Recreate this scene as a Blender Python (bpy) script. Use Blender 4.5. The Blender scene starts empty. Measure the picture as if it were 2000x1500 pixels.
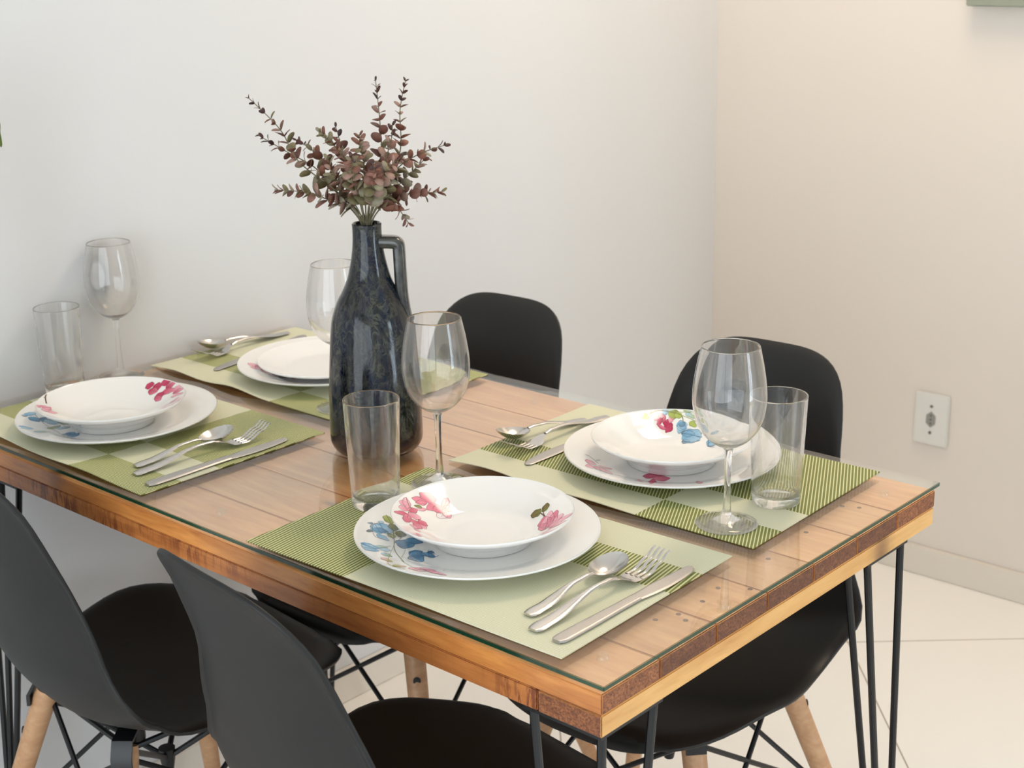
import bpy, bmesh, math, random
from mathutils import Vector, Matrix, noise
random.seed(7)
S = bpy.context.scene
COL = S.collection
TOP = 0.76            # height of the glass surface
PI = math.pi

# ------------------------------------------------------------------ camera
cam_d = bpy.data.cameras.new('camera'); cam = bpy.data.objects.new('camera', cam_d); COL.objects.link(cam)
cam_d.sensor_width = 36.0; cam_d.lens = 2895.44/2000*36; cam_d.clip_start = 0.02
yaw, pitch, roll = 2.3045, 0.3011, -0.0202
fw = Vector((math.cos(yaw)*math.cos(pitch), math.sin(yaw)*math.cos(pitch), -math.sin(pitch)))
rt = fw.cross(Vector((0, 0, 1))).normalized(); up = rt.cross(fw)
r2 = rt*math.cos(roll)+up*math.sin(roll); u2 = up*math.cos(roll)-rt*math.sin(roll)
M = Matrix((r2, u2, -fw)).transposed().to_4x4(); M.translation = Vector((1.9486, -0.9338, 0.6552+TOP))
cam.matrix_world = M
cam_d.dof.use_dof = True; cam_d.dof.focus_distance = 1.62; cam_d.dof.aperture_fstop = 11.0
S.camera = cam
# ------------------------------------------------------------------ light
W = bpy.data.worlds.new('sky'); S.world = W; W.use_nodes = True
W.node_tree.nodes['Background'].inputs[0].default_value = (0.75, 0.87, 1.0, 1)
W.node_tree.nodes['Background'].inputs[1].default_value = 1.0
def area(name, loc, rot, sx, sy, power, col):
    l = bpy.data.lights.new(name, 'AREA'); l.shape = 'RECTANGLE'; l.size = sx; l.size_y = sy; l.energy = power; l.color = col
    o = bpy.data.objects.new(name, l); COL.objects.link(o); o.location = loc; o.rotation_euler = rot; return o
area('daylight_balcony', (4.40, 1.05, 1.05), (0, PI/2, 0), 1.8, .7, 50, (0.72, 0.87, 1.0))
area('daylight_window', (2.15, -3.10, 1.16), (PI/2, 0, 0), 3.7, 2.08, 90, (0.88, 0.95, 1.0))
S.view_settings.view_transform = 'Standard'; S.view_settings.look = 'None'
S.view_settings.exposure = -0.30; S.view_settings.gamma = 1.0; S.view_settings.use_curve_mapping = False
S.cycles.max_bounces = 16; S.cycles.transmission_bounces = 14; S.cycles.transparent_max_bounces = 24
S.cycles.glossy_bounces = 6; S.cycles.diffuse_bounces = 5
S.cycles.sample_clamp_indirect = 6.0; S.cycles.use_denoising = True
S.cycles.use_adaptive_sampling = True; S.cycles.adaptive_threshold = 0.012

# ------------------------------------------------------------------ materials
def srgb(r, g, b):
    f = lambda c: (c/255/12.92) if c/255 <= 0.04045 else ((c/255+0.055)/1.055)**2.4
    return (f(r), f(g), f(b), 1)
class N:
    def __init__(s, name):
        s.m = bpy.data.materials.new(name); s.m.use_nodes = True; s.t = s.m.node_tree; s.n = s.t.nodes; s.l = s.t.links
        s.b = s.n['Principled BSDF']; s.out = s.n['Material Output']
    def add(s, typ, **kw):
        n = s.n.new(typ)
        for k, v in kw.items():
            if k.startswith('i_'):
                n.inputs[int(k[2:]) if k[2:].isdigit() else k[2:].replace('_', ' ')].default_value = v
            else: setattr(n, k, v)
        return n
    def link(s, a, b): s.l.new(a, b)
    def coord(s, scale=(1, 1, 1), kind='Object'):
        c = s.add('ShaderNodeTexCoord'); m = s.add('ShaderNodeMapping'); m.inputs['Scale'].default_value = scale
        s.link(c.outputs[kind], m.inputs[0]); return m.outputs[0]
    def noise(s, vec, scale, detail=4, rough=.5, dist=0.0):
        n = s.add('ShaderNodeTexNoise'); n.inputs['Scale'].default_value = scale; n.inputs['Detail'].default_value = detail
        n.inputs['Roughness'].default_value = rough; n.inputs['Distortion'].default_value = dist
        s.link(vec, n.inputs['Vector']); return n.outputs['Fac']
    def ramp(s, fac, stops, interp='LINEAR'):
        r = s.add('ShaderNodeValToRGB'); r.color_ramp.interpolation = interp
        e = r.color_ramp.elements
        while len(e) < len(stops): e.new(0.5)
        for x, (p, c) in zip(e, stops): x.position = p; x.color = c if len(c) == 4 else (*c, 1)
        s.link(fac, r.inputs[0]); return r.outputs[0]
    def mix(s, fac, a, b, mode='MIX'):
        m = s.add('ShaderNodeMix', data_type='RGBA', blend_type=mode)
        for v, i in ((fac, 0), (a, 6), (b, 7)):
            if hasattr(v, 'is_linked') or hasattr(v, 'links'): s.link(v, m.inputs[i])
            else: m.inputs[i].default_value = v
        return m.outputs[2]
    def math(s, op, a, b=0.0, c=None):
        m = s.add('ShaderNodeMath', operation=op)
        for v, i in ((a, 0), (b, 1), (c, 2)):
            if v is None: continue
            if hasattr(v, 'links'): s.link(v, m.inputs[i])
            else: m.inputs[i].default_value = v
        return m.outputs[0]
    def bump(s, h, strength=.2, dist=.001):
        b = s.add('ShaderNodeBump'); b.inputs['Strength'].default_value = strength; b.inputs['Distance'].default_value = dist
        s.link(h, b.inputs['Height']); s.link(b.outputs[0], s.b.inputs['Normal'])
    def set(s, **kw):
        for k, v in kw.items(): s.b.inputs[k.replace('_', ' ')].default_value = v
        return s
def plain(name, col, rough=.5, metal=0.0, **kw):
    n = N(name); n.set(Base_Color=col, Roughness=rough, Metallic=metal)
    for k, v in kw.items(): n.b.inputs[k.replace('_', ' ')].default_value = v
    return n.m
def wall_mat(name, col):
    n = N(name); v = n.coord()
    f = n.noise(v, 1.3, 3); g = n.noise(v, 160, 3)
    d = tuple(c*0.97 for c in col[:3])+(1,)
    n.link(n.mix(f, col, d), n.b.inputs['Base Color']); n.set(Roughness=.75); n.bump(g, .15, .0006)
    return n.m
M_wall_l = wall_mat('white_wall_paint', srgb(220, 220, 220))
M_wall_b = wall_mat('warm_wall_paint', srgb(230, 221, 211))
M_ceil = wall_mat('ceiling_paint', srgb(232, 230, 226))
M_base = plain('skirting_tile', srgb(226, 218, 206), .25)
# porcelain floor with thin joints, tiles laid on the diagonal
n = N('porcelain_floor'); c = n.add('ShaderNodeTexCoord'); m = n.add('ShaderNodeMapping')
m.inputs['Rotation'].default_value = (0, 0, math.radians(-42)); m.inputs['Location'].default_value = (-1.497+.0, -.735, 0)
n.link(c.outputs['Object'], m.inputs[0])
br = n.add('ShaderNodeTexBrick', offset=0.0); br.inputs['Scale'].default_value = 1.0
br.inputs['Brick Width'].default_value = .6; br.inputs['Row Height'].default_value = .6; br.inputs['Mortar Size'].default_value = .0016; br.inputs['Mortar Smooth'].default_value = .2
n.link(m.outputs[0], br.inputs['Vector'])
for i, cc in enumerate((srgb(244, 241, 235), srgb(241, 238, 232), srgb(165, 155, 142))): br.inputs[i+1].default_value = cc
n.link(br.outputs['Color'], n.b.inputs['Base Color']); n.set(Roughness=.22)
M_floor = n.m
def wood(name, light, dark, end=False, rough=.32, axis='x', scratch=False, coat=.3):
    n = N(name)
    at = n.add('ShaderNodeAttribute', attribute_name='board'); fac = at.outputs['Fac']
    c = n.add('ShaderNodeTexCoord'); off = n.add('ShaderNodeVectorMath', operation='MULTIPLY_ADD')
    comb = n.add('ShaderNodeCombineXYZ')
    for i in range(3): n.link(fac, comb.inputs[i])
    n.link(comb.outputs[0], off.inputs[0]); off.inputs[1].default_value = (7.3, 3.1, 5.7); n.link(c.outputs['Object'], off.inputs[2])
    mp = n.add('ShaderNodeMapping'); mp.inputs['Scale'].default_value = (1.6, 14, 14) if axis == 'x' else (14, 1.6, 14)
    if end: mp.inputs['Scale'].default_value = (25, 25, 40)
    n.link(off.outputs[0], mp.inputs[0])
    a = n.noise(mp.outputs[0], 2.2, 6, .6, 1.6); b = n.noise(mp.outputs[0], 11, 4, .6, .3)
    f = n.math('MULTIPLY_ADD', b, .45, n.math('MULTIPLY', a, .85)); f = n.math('SUBTRACT', f, .13)
    colr = n.ramp(f, [(.30, dark), (.52, tuple((x+y)/2 for x, y in zip(light, dark))), (.72, light)])
    tint = n.ramp(fac, [(0, (.80, .77, .74)), (.5, (1, .98, .95)), (1, (1.06, 1.0, .92))] if not end else [(0, (.62, .58, .56)), (.7, (.85, .82, .80)), (.86, (1.35, 1.3, 1.2)), (1, (1.3, 1.2, 1.1))])
    colr = n.mix(1.0, colr, tint, 'MULTIPLY')
    # knots
    vo = n.add('ShaderNodeTexVoronoi'); vo.inputs['Scale'].default_value = 1.0
    mk = n.add('ShaderNodeMapping'); mk.inputs['Scale'].default_value = (3.2, 9, 1) if axis == 'x' else (9, 3.2, 1)
    n.link(off.outputs[0], mk.inputs[0]); n.link(mk.outputs[0], vo.inputs['Vector'])
    kn = n.ramp(vo.outputs['Distance'], [(.03, (1, 1, 1)), (.075, (.25, .25, .25)), (.12, (0, 0, 0))])
    if not end: colr = n.mix(n.math('MULTIPLY', kn, .75), colr, srgb(96, 52, 26))
    if scratch:
        ms = n.add('ShaderNodeMapping'); ms.inputs['Scale'].default_value = (95, 95, 16); n.link(c.outputs['Object'], ms.inputs[0])
        sc = n.noise(ms.outputs[0], 1.4, 4, .7); big = n.noise(c.outputs['Object'], 5.5, 2)
        s2 = n.ramp(sc, [(.50, (0, 0, 0)), (.58, (1, 1, 1))]); s3 = n.ramp(big, [(.40, (0, 0, 0)), (.55, (1, 1, 1))])
        sm = n.math('MULTIPLY', s2, s3); colr = n.mix(n.math('MULTIPLY', sm, .8), colr, srgb(98, 38, 22))
    if end:
        sp = n.noise(c.outputs['Object'], 420, 3, .7); colr = n.mix(n.ramp(sp, [(.42, (0, 0, 0)), (.62, (.75, .75, .75))]), colr, srgb(68, 34, 22))
    n.link(colr, n.b.inputs['Base Color']); n.set(Roughness=rough, Coat_Weight=coat, Coat_Roughness=.15)
    n.bump(n.noise(mp.outputs[0], 14, 5, .6), .25, .0012 if not end else .002)
    return n.m
M_top = wood('pine_boards', srgb(242, 188, 128), srgb(210, 144, 90))
M_edge = wood('pine_edge', srgb(222, 152, 84), srgb(168, 100, 48))
M_low = wood('pine_cleat', srgb(236, 188, 118), srgb(206, 150, 84), axis='y', coat=.2)
M_lowx = wood('rough_pine_rail', srgb(204, 132, 70), srgb(150, 84, 40), scratch=True, rough=.45)
M_end = wood('pine_end_grain', srgb(168, 108, 68), srgb(104, 58, 36), end=True, rough=.55, coat=0)
M_beech = wood('beech_dowel', srgb(226, 182, 140), srgb(200, 150, 108), axis='y', coat=.1, rough=.5)
M_rod = plain('black_steel', (.006, .006, .007, 1), .38)
M_shell = N('black_polypropylene'); v = M_shell.coord(); g = M_shell.noise(v, 900, 2)
M_shell.set(Base_Color=(.0048, .0043, .0038, 1), Roughness=.5); M_shell.bump(g, .12, .0004); M_shell = M_shell.m
M_porc = plain('glazed_porcelain', srgb(240, 238, 234), .07, Coat_Weight=.3)
n = N('brushed_steel'); v = n.coord((300, 14, 300)); g = n.noise(v, 1, 3)
n.set(Base_Color=(.62, .60, .58, 1), Metallic=1.0, Roughness=.2); n.link(n.ramp(g, [(0, (.14,)*3), (1, (.30,)*3)]), n.b.inputs['Roughness']); M_steel = n.m
n = N('worn_steel_blade'); v = n.coord((40, 300, 60)); g = n.noise(v, 1, 4)
n.set(Base_Color=(.50, .48, .46, 1), Metallic=1.0); n.link(n.ramp(g, [(0, (.34,)*3), (1, (.50,)*3)]), n.b.inputs['Roughness']); M_blade = n.m
n = N('clear_drinking_glass'); n.n.remove(n.b); gl = n.add('ShaderNodeBsdfGlass'); gl.inputs['IOR'].default_value = 1.46; gl.inputs['Roughness'].default_value = 0
tr_ = n.add('ShaderNodeBsdfTransparent'); mg = n.add('ShaderNodeMixShader'); mg.inputs[0].default_value = .12
n.link(gl.outputs[0], mg.inputs[1]); n.link(tr_.outputs[0], mg.inputs[2]); n.link(mg.outputs[0], n.out.inputs[0]); M_glass = n.m
def pane_mat(name, tr, gr):
    n = N(name); n.n.remove(n.b); ge = n.add('ShaderNodeNewGeometry')
    ior = n.math('MULTIPLY_ADD', ge.outputs['Backfacing'], 1/1.52-1.52, 1.52)
    fr = n.add('ShaderNodeFresnel'); n.link(ior, fr.inputs['IOR'])
    t = n.add('ShaderNodeBsdfTransparent'); t.inputs[0].default_value = tr
    g = n.add('ShaderNodeBsdfGlossy'); g.inputs['Color'].default_value = gr; g.inputs['Roughness'].default_value = .0
    m = n.add('ShaderNodeMixShader'); n.link(fr.outputs[0], m.inputs[0]); n.link(t.outputs[0], m.inputs[1]); n.link(g.outputs[0], m.inputs[2])
    n.link(m.outputs[0], n.out.inputs[0]); return n.m
M_pane = pane_mat('clear_table_glass', (.975, .99, .98, 1), (1, 1, 1, 1))
M_thin = pane_mat('thin_blown_glass', (.992, .995, .993, 1), (1, 1, 1, 1))
M_pedge = N('green_glass_edge'); M_pedge.set(Base_Color=srgb(22, 66, 48), Roughness=.12, Transmission_Weight=.35, Specular_IOR_Level=.6); M_pedge = M_pedge.m
M_pad = pane_mat('clear_pad', (.97, .97, .95, 1), (1, 1, 1, 1))
# vase glaze
n = N('mottled_blue_glaze'); c = n.coord((1.6, 1.6, .28)); c1 = n.coord((1, 1, .6))
d = n.add('ShaderNodeTexNoise'); d.inputs['Scale'].default_value = 30; d.inputs['Detail'].default_value = 3; n.link(c1, d.inputs['Vector'])
mx = n.add('ShaderNodeVectorMath', operation='MULTIPLY_ADD'); n.link(d.outputs['Color'], mx.inputs[0]); mx.inputs[1].default_value = (.03,)*3; n.link(c1, mx.inputs[2])
w1 = n.noise(mx.outputs[0], 42, 5, .62, 1.2); w2 = n.noise(mx.outputs[0], 88, 4, .6, .8)
rd = lambda q: n.math('ABSOLUTE', n.math('SUBTRACT', q, .5))
vein = n.math('MAXIMUM', n.ramp(rd(w1), [(0, (1, 1, 1)), (.018, (.5,)*3), (.05, (0, 0, 0))]), n.math('MULTIPLY', n.ramp(rd(w2), [(0, (1, 1, 1)), (.03, (0, 0, 0))]), .6))
big = n.noise(c, 20, 5, .65, .8); mid = n.noise(c, 75, 4, .6)
basec = n.ramp(big, [(.36, srgb(3, 4, 8)), (.47, srgb(6, 12, 38)), (.56, srgb(9, 26, 46)), (.66, srgb(20, 22, 22))])
basec = n.mix(n.ramp(mid, [(.45, (0, 0, 0)), (.62, (.8,)*3)]), basec, srgb(38, 40, 34))
colr = n.mix(n.math('MULTIPLY', vein, n.ramp(big, [(.38, (.25,)*3), (.6, (.85,)*3)])), basec, srgb(88, 88, 74))
sx = n.add('ShaderNodeSeparateXYZ'); tc = n.add('ShaderNodeTexCoord'); n.link(tc.outputs['Object'], sx.inputs[0])
colr = n.mix(n.ramp(sx.outputs[2], [(0, (1, 1, 1)), (.018, (.8,)*3), (.05, (0, 0, 0))]), colr, srgb(58, 42, 34))
n.link(colr, n.b.inputs['Base Color']); n.set(Roughness=.11, Coat_Weight=0, Specular_IOR_Level=.42); n.bump(mid, .15, .001); M_vase = n.m
n = N('charcoal_glaze'); f = n.noise(n.coord(), 60, 5); n.link(n.ramp(f, [(.35, srgb(34, 34, 34)), (.65, srgb(70, 70, 64))]), n.b.inputs['Base Color']); n.set(Roughness=.16, Coat_Weight=.4); M_handle = n.m
def vcol_mat(name, rough, trans=0.0, alpha=False):
    n = N(name); a = n.add('ShaderNodeAttribute', attribute_name='tone'); n.link(a.outputs['Color'], n.b.inputs['Base Color']); n.set(Roughness=rough)
    return n.m
M_print = vcol_mat('overglaze_print', .12); M_leaf = vcol_mat('dried_leaf', .6)
M_stem = plain('sprig_stem', srgb(112, 104, 76), .6)
def mat_weave(name, flip, tilt=.12, pitch=.0044, duty=.45):
    n = N(name); tc = n.add('ShaderNodeTexCoord'); s = n.add('ShaderNodeSeparateXYZ'); n.link(tc.outputs['Object'], s.inputs[0])
    x, y = s.outputs[0], s.outputs[1]
    if flip: x = n.math('MULTIPLY', x, -1); y = n.math('MULTIPLY', y, -1)
    L = n.math('LESS_THAN', x, -.0675)
    v = n.math('ADD', y, .1478)
    b1 = n.math('GREATER_THAN', v, .6*.2957); b2 = n.math('GREATER_THAN', v, .8*.2957)
    band = n.math('SUBTRACT', b1, b2)                     # middle band swaps the colours
    ol = n.math('ABSOLUTE', n.math('SUBTRACT', L, band))  # 1 = olive block
    fx = n.math('FRACT', n.math('MULTIPLY', n.math('MULTIPLY_ADD', s.outputs[1], tilt, s.outputs[0]), 1/pitch)); st = n.math('GREATER_THAN', fx, duty)
    wx = n.math('SINE', n.math('MULTIPLY', s.outputs[0], 2*PI/.0023)); wy = n.math('SINE', n.math('MULTIPLY', s.outputs[1], 2*PI/.0019))
    wv = n.math('MULTIPLY', wx, wy)
    wf = n.math('MULTIPLY_ADD', wv, .5, .5)
    rows = n.math('MULTIPLY_ADD', n.math('SINE', n.math('MULTIPLY', s.outputs[1], 2*PI/.0026)), .5, .5)
    pf_ = n.math('MULTIPLY_ADD', rows, .7, n.math('MULTIPLY', wf, .3)); pale = n.mix(pf_, srgb(198, 197, 160), srgb(232, 230, 206))
    olive = n.mix(st, srgb(216, 214, 160), srgb(114, 121, 58))
    n.link(n.mix(ol, pale, olive), n.b.inputs['Base Color']); n.set(Roughness=.6); n.bump(n.mix(ol, n.mix(0.0, pf_, pf_), st), .35, .0005)
    return n.m
M_matA = mat_weave('woven_mat', False); M_matB = mat_weave('woven_mat_turned', True, .5, .0044, .34); M_matC = mat_weave('fine_woven_mat_turned', True, .1, .0034, .45)
M_plastic = plain('outlet_plastic', srgb(226, 224, 218), .35); M_dark = plain('socket_recess', srgb(150, 148, 142), .5); M_screw = plain('screw', srgb(120, 116, 108), .4, .6)
M_frame = plain('sage_frame', srgb(150, 154, 138), .5); M_art = plain('print_paper', srgb(176, 176, 160), .7)
M_green = plain('green_leaf', srgb(74, 100, 14), .35); M_pot = plain('white_pot', srgb(225, 222, 215), .5); M_soil = plain('soil', srgb(60, 44, 32), .9)
M_nail = plain('nail_head', srgb(112, 72, 44), .6)
M_alu = plain('white_window_frame', srgb(225, 225, 225), .4)
n = N('lamp_diffuser'); n.set(Base_Color=(1, 1, 1, 1), Emission_Color=(1.0, .80, .60, 1), Emission_Strength=20.0); M_lamp = n.m
M_curt = plain('grey_curtain', srgb(120, 112, 100), .8)

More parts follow.
